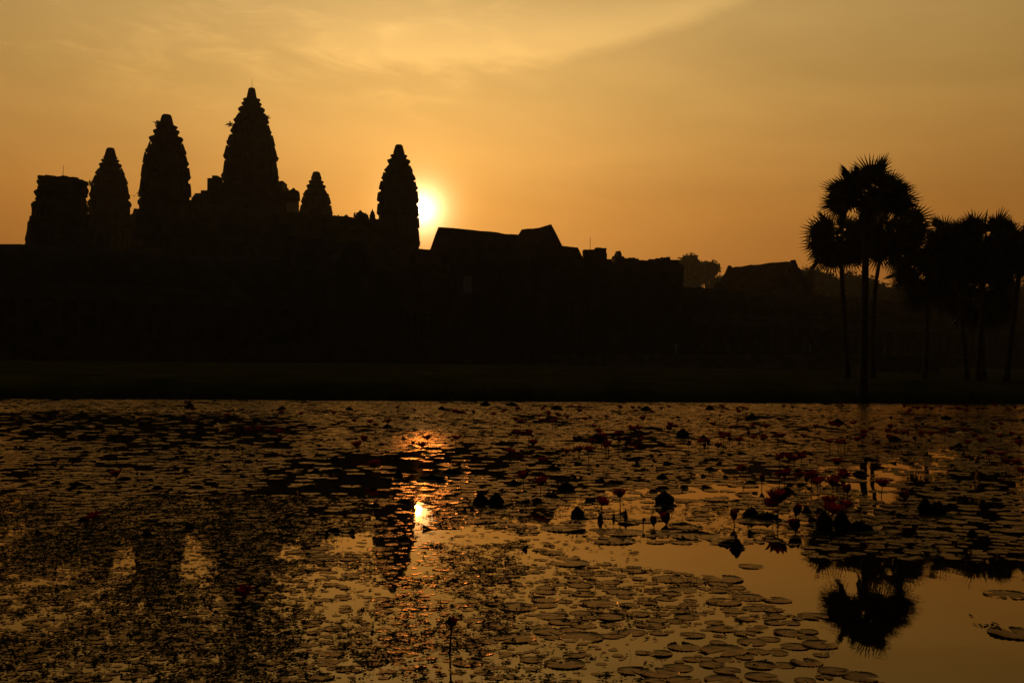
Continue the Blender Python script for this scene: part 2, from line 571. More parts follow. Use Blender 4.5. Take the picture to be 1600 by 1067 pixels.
def tower(name, label, u, Y, vtop, finial_hw, tiers, base, foot_z, group='pointed towers of the temple', rod=None, shrubs=()):
    k = Y / F
    top = at(u, vtop, Y)
    loc = Vector((at(u, tiers[-1][0], Y).x, Y, foot_z))
    root = thing(name, label, 'tower', loc, group)
    zs = [at(u, v, Y).z for v, _ in tiers]
    hw = [h * k for _, h in tiers]
    zb = at(u, base[0], Y).z
    rb = base[1] * k
    c = Vector((loc.x, Y, 0))
    n = len(tiers)
    # finial: worn lotus bud cone
    fz0 = zs[0] + (top.z - zs[0]) * 0.18
    fr = finial_hw * k
    mb = MB()
    mb.rings([[Vector((c.x + math.cos(a) * r_, Y + math.sin(a) * r_, z)) for a in [2 * math.pi * i / 14 for i in range(14)]]
              for r_, z in ((fr * 1.55, fz0 - 0.6), (fr * 1.62, fz0), (fr * 1.50, fz0 + 0.15 * (top.z - fz0)), (fr * 1.42, fz0 + 0.3 * (top.z - fz0)),
                            (fr * 1.22, fz0 + 0.65 * (top.z - fz0)), (fr * 1.05, fz0 + 0.9 * (top.z - fz0)), (fr * 0.8, top.z))])
    part(mb, 'finial', 'stone', root)
    for i in range(n):
        z_hi = (zs[i - 1] + zs[i]) / 2 if i else fz0 - 0.2
        z_lo = (zs[i] + zs[i + 1]) / 2 if i < n - 1 else zb
        h = z_hi - z_lo
        r_ = hw[i] * 0.985
        rup = hw[i - 1] if i else fr * 1.5
        jit = min(0.16, r_ * 0.03)
        mb = MB()
        rtop = min(r_ * 0.86, max(rup * 0.86, r_ * 0.62))
        if i < 3:      # the topmost rings flare upwards like lotus cups
            mb.rings([ring(c, r_ * 0.78, z_lo - 0.3 * h, jit), ring(c, r_ * 0.82, z_lo + 0.12 * h, jit), ring(c, r_ * 0.93, z_lo + 0.42 * h, jit),
                      ring(c, r_ * 1.0, z_lo + 0.72 * h, jit), ring(c, r_ * 0.93, z_lo + 0.84 * h, jit), ring(c, rtop, z_lo + 0.9 * h, jit), ring(c, rtop, z_lo + 1.1 * h, jit)])
        else:
            mb.rings([ring(c, r_ * 0.86, z_lo - 0.3 * h, jit), ring(c, r_ * 0.865, z_lo + 0.06 * h, jit), ring(c, r_ * 0.94, z_lo + 0.22 * h, jit),
                      ring(c, r_ * 0.975, z_lo + 0.36 * h, jit), ring(c, r_ * 0.95, z_lo + 0.48 * h, jit), ring(c, r_ * 0.86, z_lo + 0.56 * h, jit), ring(c, rtop, z_lo + 1.04 * h, jit)])
        # antefixes on the cornice, at the redents and the face middles
        for a in range(22 if i > 2 else 0):
            if random.random() < 0.15:
                continue
            th = 2 * math.pi * (a + 0.5) / 22 + random.uniform(-0.03, 0.03)
            od = E1 * math.cos(th) + E2 * math.sin(th)
            rr = r_ * random.uniform(0.88, 0.965)
            antefix(mb, Vector((c.x, c.y, z_lo + 0.30 * h)) + od * rr, od, h * random.uniform(0.50, 0.86), r_ * random.uniform(0.10, 0.15), max(0.1, r_ - rup) * 0.72)
        part(mb, 'tier', 'stone', root)
    # plain shaft below the tiers with door porches
    mb = MB()
    mb.rings([ring(c, rb * 1.06, foot_z), ring(c, rb * 1.04, foot_z + 1.5), ring(c, rb * 0.98, foot_z + 1.8), ring(c, rb * 0.97, zb - 1.6),
              ring(c, rb * 1.03, zb - 1.2), ring(c, rb * 1.03, zb - 0.5), ring(c, rb * 0.93, zb + 0.2)])
    part(mb, 'shaft', 'stone', root)
    for d in (E1, -E1, E2, -E2):
        mb = MB()
        ph = (zb - foot_z) * 0.72
        s = Vector((-d.y, d.x, 0))
        w = rb * 0.42
        p0 = c + d * (rb * 0.9)
        p1 = c + d * (rb * 1.22)
        prof = [(-w, 0), (-w, ph * 0.62), (-w * 0.55, ph * 0.82), (0, ph), (w * 0.55, ph * 0.82), (w, ph * 0.62), (w, 0)]
        rs = [[p + s * a + Vector((0, 0, foot_z + z)) for a, z in prof] for p in (p0, p1)]
        mb.rings(rs)
        # dark door recess frame
        for a in (-w * 0.5, w * 0.5):
            mb.box(p1 + d * 0.12 + s * a + Vector((0, 0, foot_z)), 0.5, 0.35, ph * 0.5, s)
        mb.box(p1 + d * 0.12 + Vector((0, 0, foot_z + ph * 0.5)), w * 1.25, 0.4, 0.5, s)
        part(mb, 'porch', 'stone', root)
    if rod:
        mb = MB()
        p = at(*rod, Y)
        mb.tube([(c.x, Y, top.z - 0.4), (c.x + 0.02, Y, p.z)], [0.05, 0.03], 6)
        part(mb, 'lightning_rod', 'metal', root)
    for (su, sv, sh) in shrubs:
        mb = MB()
        p = at(su, sv, Y - 1)
        for q in range(26):
            d = Vector((random.gauss(0, 1), random.gauss(0, 1), random.uniform(-0.2, 1.3))).normalized()
            e = p + d * sh * random.uniform(0.4, 1)
            mb.tube([p, e], [0.05, 0.02], 3)
            for w_ in range(3):
                l = e + Vector((random.gauss(0, .2), random.gauss(0, .2), random.gauss(0, .2)))
                mb.add([l, l + Vector((random.gauss(0, .25), random.gauss(0, .25), random.gauss(0, .25))), l + Vector((random.gauss(0, .25), random.gauss(0, .25), .2))], [(0, 1, 2)])
        part(mb, 'shrub', 'leaf', root)
    return root


UP = 27.5
tower('temple_tower', 'tallest central temple tower, stepped stone spire with a thin lightning rod on top', 391.5, 273.5, 138, 5.0,
      [(156.4, 13.8), (163.7, 15.9), (171.5, 20.8), (186, 27.6), (203.6, 32.4), (220.5, 38.4), (242, 43.2), (266.5, 45)], (291, 43), 24,
      rod=(392, 123), shrubs=[(359, 197, 0.8), (417, 185, 0.5)])
tower('temple_tower', 'second tallest pointed temple tower, between the tallest tower and the small tower on its left', 258.5, 238, 179.5, 7.0,
      [(198.7, 17), (207, 20.4), (218.5, 26), (235, 31.6), (251, 36), (271, 39.3), (294, 40.2)], (312, 39), UP, shrubs=[(247, 194, 0.4), (220, 308, 0.7)])
tower('temple_tower', 'small pointed temple tower rising just right of the flat topped ruined tower', 171.5, 277, 231.5, 5.6,
      [(246.5, 11.2), (251.7, 13.7), (258.3, 17.2), (269.2, 22.8), (282, 27.5), (299, 31)], (314, 31), UP, shrubs=[(142, 290, 1.2)])
tower('temple_tower', 'smallest pointed temple tower, right of the tallest one and low on the roofline', 493.5, 310, 268.8, 5.0,
      [(279.2, 8.6), (285, 12), (291.6, 15.2), (303, 20.5), (314, 24), (326, 27)], (340, 29), UP - 1)
tower('temple_tower', 'rightmost pointed temple tower with the rising sun at its right edge', 621.5, 269, 226.5, 5.2,
      [(238.8, 9.2), (244.2, 13.5), (253, 18.2), (265, 23.2), (276, 27.5), (290.5, 31.2), (309, 33.6), (330, 34.0), (351, 34.6), (369, 36.8)], (392, 35.5), UP - 4)

# the ruined corner tower of the middle enclosure
Yt = 190.0
kt = Yt / F
loc = Vector((at(90, 380, Yt).x, Yt, 9))
root = thing('ruined_tower', 'ruined temple tower with a flat broken top at the far left, thin rod on it', 'tower', loc)
tiers_r = [(281.5, 299, 36.5, 37, 97.5), (299, 317, 38.5, 37, 96), (317.5, 344, 41, 41, 94), (344, 384, 43.5, 46, 90)]
for i, (v0, v1, h0, h1, uc) in enumerate(tiers_r):
    z0, z1 = at(uc, v1, Yt).z, at(uc, v0, Yt).z
    c = Vector((at(uc, v1, Yt).x, Yt, 0))
    mb = MB()
    j = 0.2
    hh = z1 - z0
    mb.rings([ring(c, h1 * kt * 0.96, z0 - 0.3, j), ring(c, h1 * kt, z0 + hh * 0.2, j), ring(c, h1 * kt * 0.95, z0 + hh * 0.45, j),
              ring(c, h0 * kt * 0.99, z0 + hh * 0.6, j), ring(c, h0 * kt, z0 + hh * 0.85, j), ring(c, h0 * kt * 0.93, z1 - 0.05, j)])
    for a in range(26):
        if random.random() < (0.45 if i else 0.0):
            continue
        th = 2 * math.pi * a / 26
        od = E1 * math.cos(th) + E2 * math.sin(th)
        p = Vector((c.x, c.y, z1 - 0.5)) + od * (h0 * kt * 0.9)
        if i == 0:
            mb.box(p - od * 0.5, random.uniform(0.8, 1.6), 1.4, random.uniform(0.25, 0.75), Vector((-od.y, od.x, 0)), 0.08)
        else:
            antefix(mb, p, od, random.uniform(0.6, 1.5), random.uniform(0.6, 1.0))
    if i == 0:
        for q in range(34):
            mb.box(c + Vector((max(-2.9, min(2.4, random.gauss(-0.4, 1.3))), max(-2.6, min(2.6, random.gauss(0, 1.3))), z1 - 0.3)), random.uniform(0.7, 1.6), random.uniform(0.7, 1.3), random.uniform(0.3, 0.62), E1, 0.08)
    part(mb, 'tier', 'stone', root)
mb = MB()
zb = at(90, 384, Yt).z
mb.rings([ring(loc, 50 * kt, 9), ring(loc, 49 * kt, 11), ring(loc, 46.5 * kt, 11.4), ring(loc, 46 * kt, zb + 0.3)])
part(mb, 'shaft', 'stone', root)
mb = MB()
p0, p1 = at(98.5, 284, Yt), at(98.5, 258.5, Yt)
mb.tube([p0, (p0.x, p0.y, p1.z)], [0.06, 0.035], 6)
part(mb, 'lightning_rod', 'metal', root)


# ------------------------------------------------------------------ galleries
def gallery(name, label, p0, p1, prof_wall, prof_roof, pillars=None, mat='stone', group=None, windows=None, endcap=True):
    """long vaulted building from p0 to p1 (plan points); profiles are (offset across, height) lists"""
    p0, p1 = Vector(p0), Vector(p1)
    d = (p1 - p0)
    ln = d.length
    d.normalize()
    s = Vector((-d.y, d.x, 0))
    root = thing(name, label, 'building', (p0 + p1) / 2 + Vector((0, 0, prof_wall[0][1])), group)
    n = max(2, int(ln / 2.2))
    for nm, prof, mt, jit in (('wall', prof_wall, mat, 0.03), ('roof', prof_roof, 'roof', 0.09)):
        mb = MB()
        rs = []
        for i in range(n + 1):
            c = p0 + d * (ln * i / n)
            rs.append([c + s * a + Vector((0, 0, z + (random.uniform(-jit, jit)))) for a, z in prof])
        mb.rings(rs)
        if nm == 'roof':
            # ridge crest of small stone finials
            zr = max(z for _, z in prof)
            q = 0.0
            while q < ln:
                if random.random() < 0.45:
                    mb.box(p0 + d * q + Vector((0, 0, zr - 0.12)), 0.45, 0.3, random.uniform(0.18, 0.42), d, 0.03, 0.5)
                q += 0.9
        part(mb, nm, mt, root)
    if pillars:
        off, z0, z1, step = pillars
        mb = MB()
        mb.box((0, 0, 0), 0.55, 0.55, z1 - z0, d)
        mb.box((0, 0, 0), 0.8, 0.8, 0.35, d)
        mb.box((0, 0, z1 - z0 - 0.35), 0.85, 0.85, 0.35, d)
        me = None
        k = max(1, min(95, int(ln / step)))
        for i in range(k):
            c = p0 + d * (ln * (i + 0.5) / k) + s * off + Vector((0, 0, z0))
            if me is None:
                o1 = mb.build('pillar', mat, root)
                me = o1.data
            else:
                o1 = bpy.data.objects.new('pillar', me)
                COL.objects.link(o1)
                o1.parent = root
            o1.location = c - root.location
    return root


def vault(hw, z0, z1, n=6):
    """pointed corbel vault between eaves height z0 and ridge z1"""
    pts = []
    for i in range(n + 1):
        a = i / n
        pts.append((-hw * (1 - a ** 1.6), z0 + (z1 - z0) * (1 - (1 - a) ** 1.6)))
    return pts + [(-x, z) for x, z in reversed(pts[:-1])]


def wallp(hw, z0, z1):
    return [(-hw, z0), (-hw, z1), (hw, z1), (hw, z0)]


# outer gallery, facing the pond: colonnade with a half vault in front, main vault behind
ZG = 4.2
outer_wall = [(-2.4, ZG), (-2.4, 12.0), (2.4, 12.0), (2.4, ZG)]
outer_roof = [(-5.6, 9.0), (-4.6, 10.3), (-2.7, 11.2), (-2.7, 12.0)] + [(x, z) for x, z in vault(2.9, 12.05, 16.0)] + [(2.7, 11.9), (2.7, 11.7), (-2.3, 11.7), (-2.3, 8.9)]
gallery('outer_gallery', 'long low outer temple gallery with a vaulted roof running out of frame at the left', C3 - E1 * 118, C3 - E1 * 38.2, outer_wall, outer_roof, (-5.0, ZG, 9.0, 2.3), group=None)
gallery('outer_gallery', 'stretch of outer temple gallery below the rightmost tower, left of the gabled roof', C3 - E1 * 25.8, C3 - E1 * 15.2, outer_wall, outer_roof, (-5.0, ZG, 9.0, 2.3))
gallery('outer_gallery', 'short stretch of outer gallery between the gabled roof and the broken wall', C3 + E1 * 19.7, C3 + E1 * 22.4, outer_wall, outer_roof, (-5.0, ZG, 9.0, 2.3))
gallery('outer_gallery', 'long low flat roofed outer gallery stretching right from the broken wall towards the palms', C3 + E1 * 36.5, C3 + E1 * 165, outer_wall, outer_roof, (-5.0, ZG, 9.0, 2.3))

# main entrance pavilion: cross-shaped, two vaulted roofs, lower wings
groot = thing('entrance_pavilion', 'cross shaped temple entrance building with long gabled roofs right of the sun', 'building', C3 + Vector((0, 0, ZG)))


def block(root, p0, p1, hw, z0, ze, zr, gable=True, nm=('wall', 'roof')):
    p0, p1 = Vector(p0), Vector(p1)
    d = (p1 - p0).normalized()
    s = Vector((-d.y, d.x, 0))
    mb = MB()
    mb.rings([[c + s * a + Vector((0, 0, z)) for a, z in wallp(hw, z0, ze)] for c in (p0, p1)])
    part(mb, nm[0], 'stone', root)
    mb = MB()
    ln = (p1 - p0).length
    n = max(2, int(ln / 1.5))
    prof = [(-hw - 0.5, ze - 0.25), (-hw - 0.35, ze + 0.15)] + [(a, ze + (zr - ze) * (1 - abs(a) / (hw + 0.35)) ** 0.92) for a in [(-hw - 0.35) * q for q in (0.75, 0.5, 0.25, 0, -0.25, -0.5, -0.75)]] + [(hw + 0.35, ze + 0.15), (hw + 0.5, ze - 0.25)]
    rs = [[p0 + d * (ln * i / n) + s * a + Vector((0, 0, z + random.uniform(-0.07, 0.07) + 0.25 * mnoise.noise((p0.x + i * 0.35, z * 0.2, 1)))) for a, z in prof] for i in range(n + 1)]
    mb.rings(rs)
    part(mb, nm[1], 'roof', root)


ZR = 22.95
block(groot, C3 - E1 * 13.0, C3 + E1 * 9.0, 3.9, ZG, 17.0, ZR)
block(groot, C3 - E2 * 4.2, C3 - E2 * 12.3, 3.6, ZG, 17.2, ZR + 0.05)
block(groot, C3 + E1 * 9.1, C3 + E1 * 14.6, 3.2, ZG, 16.6, 21.6)
block(groot, C3 + E1 * 14.7, C3 + E1 * 19.5, 3.0, ZG, 15.4, 19.8)
block(groot, C3 - E1 * 17.3, C3 - E1 * 13.1, 3.3, ZG, 15.0, 19.3)
block(groot, C3 - E2 * 12.4, C3 - E2 * 16.5, 3.0, ZG, 13.2, 17.4)
for q in (-2.4, -0.9, 0.9, 2.4):
    mb = MB()
    mb.box(C3 - E2 * 17.6 + E1 * q + Vector((0, 0, ZG)), 0.6, 0.6, 6.2, E1)
    part(mb, 'pillar', 'stone', groot)


# broken masonry: real courses of stone blocks piled up to a ragged top
def ruin(name, label, pts, Y, depth, z0, bw=0.85, rod=None):
    us = [p[0] for p in pts]
    uc = (us[0] + us[-1]) / 2
    root = thing(name, label, 'building', Vector((at(uc, 440, Y).x, Y + depth / 2, z0)))
    x0, x1 = at(us[0], 440, Y).x, at(us[-1], 440, Y).x
    xs_ = [at(u, v, Y).x for u, v in pts]
    zs_ = [at(u, v, Y).z for u, v in pts]
    n = int((x1 - x0) / bw)
    rows = int(depth / 1.3)
    lower, upper = MB(), MB()
    zsplit = np.interp((x0 + x1) / 2, xs_, zs_) - 5.0
    lower.box(((x0 + x1) / 2, Y + depth / 2, z0), (x1 - x0) * 0.97, depth * 0.94, zsplit - z0)
    for i in range(n):
        x = x0 + (i + 0.5) * (x1 - x0) / n
        zt = float(np.interp(x, xs_, zs_))
        for r_ in range(rows):
            y = Y + (r_ + 0.5) * depth / rows
            drop = 0 if r_ in (rows // 2, rows // 2 - 1) else random.uniform(0, 1.2)
            z = zsplit - random.uniform(0.3, 2.0)
            ztop = zt - drop
            while z < ztop - 0.15:
                h = min(random.uniform(0.45, 0.75), ztop - z)
                upper.box((x + random.uniform(-0.05, 0.05), y + random.uniform(-0.08, 0.08), z), (x1 - x0) / n * random.uniform(1.0, 1.06), depth / rows * random.uniform(0.95, 1.08), h * 1.01, jit=0.03)
                z += h
    part(lower, 'wall', 'stone', root)
    part(upper, 'broken_top', 'stone', root)
    if rod:
        mb = MB()
        a, c = at(rod[0], rod[1], Y + depth / 2), at(rod[0], rod[2], Y + depth / 2)
        mb.tube([a, (a.x, a.y, c.z)], 0.04, 6)
        part(mb, 'lightning_rod', 'metal', root)
    return root


ruin('ruined_pavilion', 'small ruined pavilion with a thin rod on its flat top beside the gabled roof', [(912, 388), (921, 389), (933, 388.5), (935, 386), (947, 386.5), (948, 390), (952, 392), (951, 400), (953, 404), (957, 409)], 186, 7, ZG, rod=(922, 390, 371))
ruin('ruined_pavilion', 'long ruined pavilion with a ragged broken top and one upright stone', [(955, 411), (960, 406), (962, 398), (966, 397), (967, 390), (971, 389), (973, 397), (977, 401), (986, 401), (987, 400), (994, 403), (1010, 405), (1020, 403.5), (1026, 402), (1034, 403.5), (1038, 400), (1045, 400), (1047, 403.5), (1061, 404), (1064, 409), (1068, 416)], 194, 8, ZG, 0.6)

# north gate pavilion, lost against the temple behind
nroot = thing('gate_pavilion', 'dark gate pavilion with a stepped roof standing against the temple below the smallest tower', 'building', C3 - E1 * 32 + Vector((0, 0, ZG)))
block(nroot, C3 - E1 * 38, C3 - E1 * 26, 3.8, ZG, 14.6, 19.6)
block(nroot, C3 - E1 * 32 - E2 * 4.0, C3 - E1 * 32 - E2 * 9.0, 3.4, ZG, 13.8, 18.6)

# middle enclosure gallery (behind the outer one) : two visible wings meeting at the ruined tower
mid_w = [(-2.6, 9.0), (-2.6, 17.0), (2.6, 17.0), (2.6, 9.0)]
mid_r = [(-3.2, 16.8)] + vault(3.0, 17.1, 20.6) + [(3.2, 16.8)]
Pn = Vector((loc.x, loc.y, 0))
gallery('middle_gallery', 'second gallery of the temple running right from the ruined flat topped tower', Pn + E1 * 5.5, Pn + E1 * 105, mid_w, mid_r)
gallery('middle_gallery', 'second gallery of the temple running back from the ruined flat topped tower', Pn + E2 * 5.5, Pn + E2 * 100, mid_w, mid_r)
mb = MB()
mb.box(C0 + Vector((0, 0, 1)), 118, 112, 8.2, E1)
o = mb.build('temple_terrace', 'laterite')
o['kind'] = 'structure'

# steep stepped pyramid carrying the five towers
proot = thing('temple_pyramid', 'steep stepped stone pyramid carrying the five pointed towers', 'building', C0 + Vector((0, 0, 9)))
for i, (hw_, z0, z1) in enumerate(((34.5, 9.1, 15.5), (32.5, 15.5, 21.5), (30.5, 21.5, UP))):
    mb = MB()
    mb.box(C0 + Vector((0, 0, z0)), hw_ * 2, hw_ * 2, z1 - z0 - 0.8, E1, 0, 0.985)
    mb.box(C0 + Vector((0, 0, z1 - 0.8)), hw_ * 2, hw_ * 2, 0.8, E1)
    part(mb, 'step', 'laterite', proot)
for d in (-E2, -E1, E1, E2):
    s = Vector((-d.y, d.x, 0))
    mb = MB()
    for k in range(30):
        a = k / 30
        mb.box(C0 + d * (38.5 - 7.5 * a) + Vector((0, 0, 9.2)), 6, 0.9, (UP - 9.2) * (a + 1 / 30), s)
    part(mb, 'stairway', 'stone', proot)
# upper galleries between the towers
up_w = [(-2.3, UP), (-2.3, 33.0), (2.3, 33.0), (2.3, UP)]
up_r = [(-2.8, 32.8)] + vault(2.6, 33.1, 36.2) + [(2.8, 32.8)]
TW = {'near': Vector((-75.8, 238, 0)), 'right': Vector((-28.3, 269, 0)), 'left': Vector((-102.4, 277, 0)), 'far': Vector((-55.9, 310, 0))}


def upper(a, b_, lab):
    d = (TW[b_] - TW[a]).normalized()
    g = gallery('upper_gallery', lab, TW[a] + d * 6.2, TW[b_] - d * 5.6, up_w, up_r)
    return g


g_nr = upper('near', 'right', 'top level gallery between the second tallest tower and the rightmost tower')
upper('near', 'left', 'top level gallery between the two left pointed towers')
upper('far', 'right', 'top level gallery at the back between the smallest and rightmost towers')
upper('far', 'left', 'top level gallery at the back behind the tallest tower')
# stone pinnacles on the roofline, cross galleries and gable ends round the central tower
sroot = thing('central_shrine', 'square stone shrine with stepped gable ends at the foot of the tallest tower', 'building', C0 + Vector((0, 0, UP)))
for (ua, ub, v0, zb_) in ((331, 346, 277, 30), (428, 446, 285.5, 30)):
    mb = MB()
    a = at((ua + ub) / 2, v0, 270)
    w = (ub - ua) * 270 / F
    mb.box(Vector((a.x, 270, UP)), w, 8, a.z - UP - 0.9, Vector((1, 0, 0)), 0.15)
    mb.box(Vector((a.x + (0.2 if ua < 390 else 0.6), 270, a.z - 1.1)), w * 0.5, 5, 1.1, Vector((1, 0, 0)), 0.12)
    part(mb, 'gable', 'stone', sroot)
for (ua, ub, v0) in ((318, 331, 309), (326, 460, 306), (300, 335, 320)):
    mb = MB()
    a = at((ua + ub) / 2, v0, 274)
    mb.box(Vector((a.x, 274, UP)), (ub - ua) * 274 / F, 16, a.z - UP, Vector((1, 0, 0)), 0.15, 0.97)
    part(mb, 'wall', 'stone', sroot)
for (u, v0, v1, w) in ((302.5, 305, 318, 1.0), (322, 303, 318, 1.1), (458.5, 294, 309, 2.2), (582, 327, 342, 0.9), (563, 329, 342, 1.9), (571, 333, 342, 1.2), (449, 300, 310, 1.0), (541, 335, 342, 1.0)):
    mb = MB()
    Yp = 262
    a, c = at(u, v0, Yp), at(u, v1 + 6, Yp)
    h = a.z - c.z
    mb.box((a.x, Yp, c.z), w * 1.1, w * 1.1, h * 0.6, E1, 0.08)
    mb.box((a.x, Yp, c.z + h * 0.58), w * 0.8, w * 0.8, h * 0.24, E1, 0.08)
    mb.box((a.x, Yp, c.z + h * 0.8), w * 0.45, w * 0.45, h * 0.2, E1, 0.05, 0.4)
    if w > 1.5:
        for q in range(7):
            mb.box((a.x + random.uniform(-w, w) * 0.75, Yp, c.z + h * 0.45), 0.35, 0.35, h * random.uniform(0.2, 0.4), E1, 0.05, 0.5)
    tag(mb.build('pinnacle', 'stone', None), 'tiny stone pinnacle standing on the temple roofline between the towers', 'pinnacle', 'stone pinnacles on the temple roofline')

# small library building further right
lroot = thing('stone_library', 'lone stone building with a long sloping ridge left of the palms', 'building', Vector((at(1190, 446, 232).x, 232, 3)))
pa, pb = at(1143, 418.5, 236), at(1236, 407.5, 219)
pa0, pb0 = Vector((pa.x, pa.y, 0)), Vector((pb.x, pb.y, 0))
block(lroot, pa0, pb0, 3.4, 3, 17.5, (pa.z + pb.z) / 2)
dl = (pb0 - pa0).normalized()
for c, w in ((pa0 - dl * 0.6, 0.5), (pb0 + dl * 0.6, 0.1)):
    mb = MB()
    mb.box(c + Vector((0, 0, 3)), 1.2, 7.6, 16.5, dl, 0.1)
    mb.box(c + Vector((0, 0, 19.4)), 1.2, 4.4, 2.0, dl, 0.1, 0.6)
    mb.box(c + Vector((0, 0, 21.3)), 1.2, 2.0, (pa.z + pb.z) / 2 - 21.3 + w, dl, 0.1, 0.35)
    part(mb, 'gable', 'stone', lroot)

# pale panel on the facade
mb = MB()
pp = at(730.5, 445, 159.5)
proot2 = thing('panel', 'pale blank upright panel on the dark front of the temple below the gabled roof', 'panel', Vector((pp.x, pp.y, ZG)))
mb.box((pp.x, pp.y, pp.z - 1.3), 1.2, 0.05, 2.6)
part(mb, 'sheet', 'panel', proot2)
mb = MB()
for q in (-0.63, 0.63):
    mb.box((pp.x + q, pp.y, ZG - 0.1), 0.06, 0.08, pp.z + 1.3 - ZG)
part(mb, 'frame', 'metal', proot2)


# ------------------------------------------------------------------ people on the causeway and terrace
def person(label, foot, cloth, hgt=1.72, lean=0.0, face=0.0, group=None):
    k = hgt / 1.72
    root = thing('person', label, 'person', foot, group)
    root.rotation_euler = (0, 0, face)
    J = {'pel': (0, 0, .95), 'spi': (0, -.01, 1.15), 'che': (0, -.01, 1.32), 'nek': (0, 0, 1.47), 'hed': (0, .02, 1.56), 'top': (0, .02, 1.66),
         'ls': (-.17, 0, 1.40), 'le': (-.24, .02, 1.13), 'lw': (-.22, .12, .90), 'lh': (-.21, .16, .82), 'rs': (.17, 0, 1.40), 're': (.24, -.02, 1.13), 'rw': (.25, .06, .90), 'rh': (.25, .09, .82),
         'lp': (-.09, 0, .90), 'lk': (-.10, .09, .50), 'la': (-.10, .02, .08), 'lt': (-.10, .17, .03), 'rp': (.09, 0, .90), 'rk': (.10, -.02, .50), 'ra': (.10, -.20, .09), 'rt': (.10, -.06, .03)}
    Rd = {'pel': .135, 'spi': .12, 'che': .14, 'nek': .055, 'hed': .095, 'top': .07, 'ls': .06, 'le': .045, 'lw': .032, 'lh': .035, 'rs': .06, 're': .045, 'rw': .032, 'rh': .035,
          'lp': .095, 'lk': .06, 'la': .04, 'lt': .035, 'rp': .095, 'rk': .06, 'ra': .04, 'rt': .035}
    E = [('pel', 'spi'), ('spi', 'che'), ('che', 'nek'), ('nek', 'hed'), ('hed', 'top'), ('che', 'ls'), ('ls', 'le'), ('le', 'lw'), ('lw', 'lh'), ('che', 'rs'), ('rs', 're'), ('re', 'rw'), ('rw', 'rh'),
         ('pel', 'lp'), ('lp', 'lk'), ('lk', 'la'), ('la', 'lt'), ('pel', 'rp'), ('rp', 'rk'), ('rk', 'ra'), ('ra', 'rt')]
    names = list(J)
    me = bpy.data.meshes.new('body')
    me.from_pydata([tuple(Vector(J[n]) * k) for n in names], [(names.index(a), names.index(b_)) for a, b_ in E], [])
    bo = bpy.data.objects.new('body', me)
    COL.objects.link(bo)
    bo.parent = root
    md = bo.modifiers.new('skin', 'SKIN')
    for i, n in enumerate(names):
        sv = me.skin_vertices[0].data[i]
        sv.radius = (Rd[n] * k, Rd[n] * k)
        sv.use_root = n == 'pel'
    bo.modifiers.new('sub', 'SUBSURF').levels = 1
    me.materials.append(M['skin'])
    # loose clothing over the body: tunic and trousers, and hair
    mb = MB()
    mb.rings([[Vector((math.cos(a) * rx, math.sin(a) * ry - 0.005, z)) * k for a in [2 * math.pi * i / 14 for i in range(14)]]
              for rx, ry, z in ((.20, .16, .78), (.185, .155, .95), (.17, .145, 1.12), (.20, .155, 1.30), (.17, .12, 1.42), (.07, .07, 1.475))])
    for sgn, j in ((-1, ('ls', 'le')), (1, ('rs', 're'))):
        mb.tube([Vector(J[j[0]]) * k, (Vector(J[j[0]]) * 0.4 + Vector(J[j[1]]) * 0.6) * k], [.085 * k, .075 * k], 8)
    mb.build('shirt', cloth, root, True)
    mb = MB()
    for q in ('l', 'r'):
        mb.tube([Vector(J[q + 'p']) * k, Vector(J[q + 'k']) * k, Vector(J[q + 'a']) * k + Vector((0, 0, .05))], [.12 * k, .085 * k, .07 * k], 10)
    mb.build('trousers', 'cloth_white' if cloth == 'cloth_white' else 'cloth_dark', root, True)
    mb = MB()
    mb.rings([[Vector((math.cos(a) * r_, math.sin(a) * r_ - 0.005, z)) * k for a in [2 * math.pi * i / 10 for i in range(10)]] for r_, z in ((.108, 1.58), (.112, 1.64), (.085, 1.71), (.03, 1.735))])
    mb.build('hair', 'hair', root, True)
    return root


pf = at(1056, 553, 140)
person('lone figure in white walking on the causeway below the long ruined pavilion', Vector((pf.x, pf.y, 3.05)), 'cloth_white', 1.78, face=-1.1)
for u, cl, lab in ((1266, 'cloth_white', 'visitor in a pale shirt on the terrace left of the leftmost palm trunk'),
                   (1280, 'cloth_red', 'visitor in a red shirt on the terrace beside one in pale'),
                   (1292, 'cloth_dark', 'visitor in dark clothes on the terrace beside one in red'),
                   (1383, 'cloth_white', 'visitor in pale clothes on the terrace right of the big palm trunk')):
    pt = C3 - E2 * 11.8
    tt = ((u - 800) / F * pt.y - pt.x) / (E1.x - (u - 800) / F * E1.y)
    q = pt + E1 * tt
    person(lab, Vector((q.x, q.y, 4.2)), cl, random.uniform(1.6, 1.75), face=random.uniform(-2, 2))


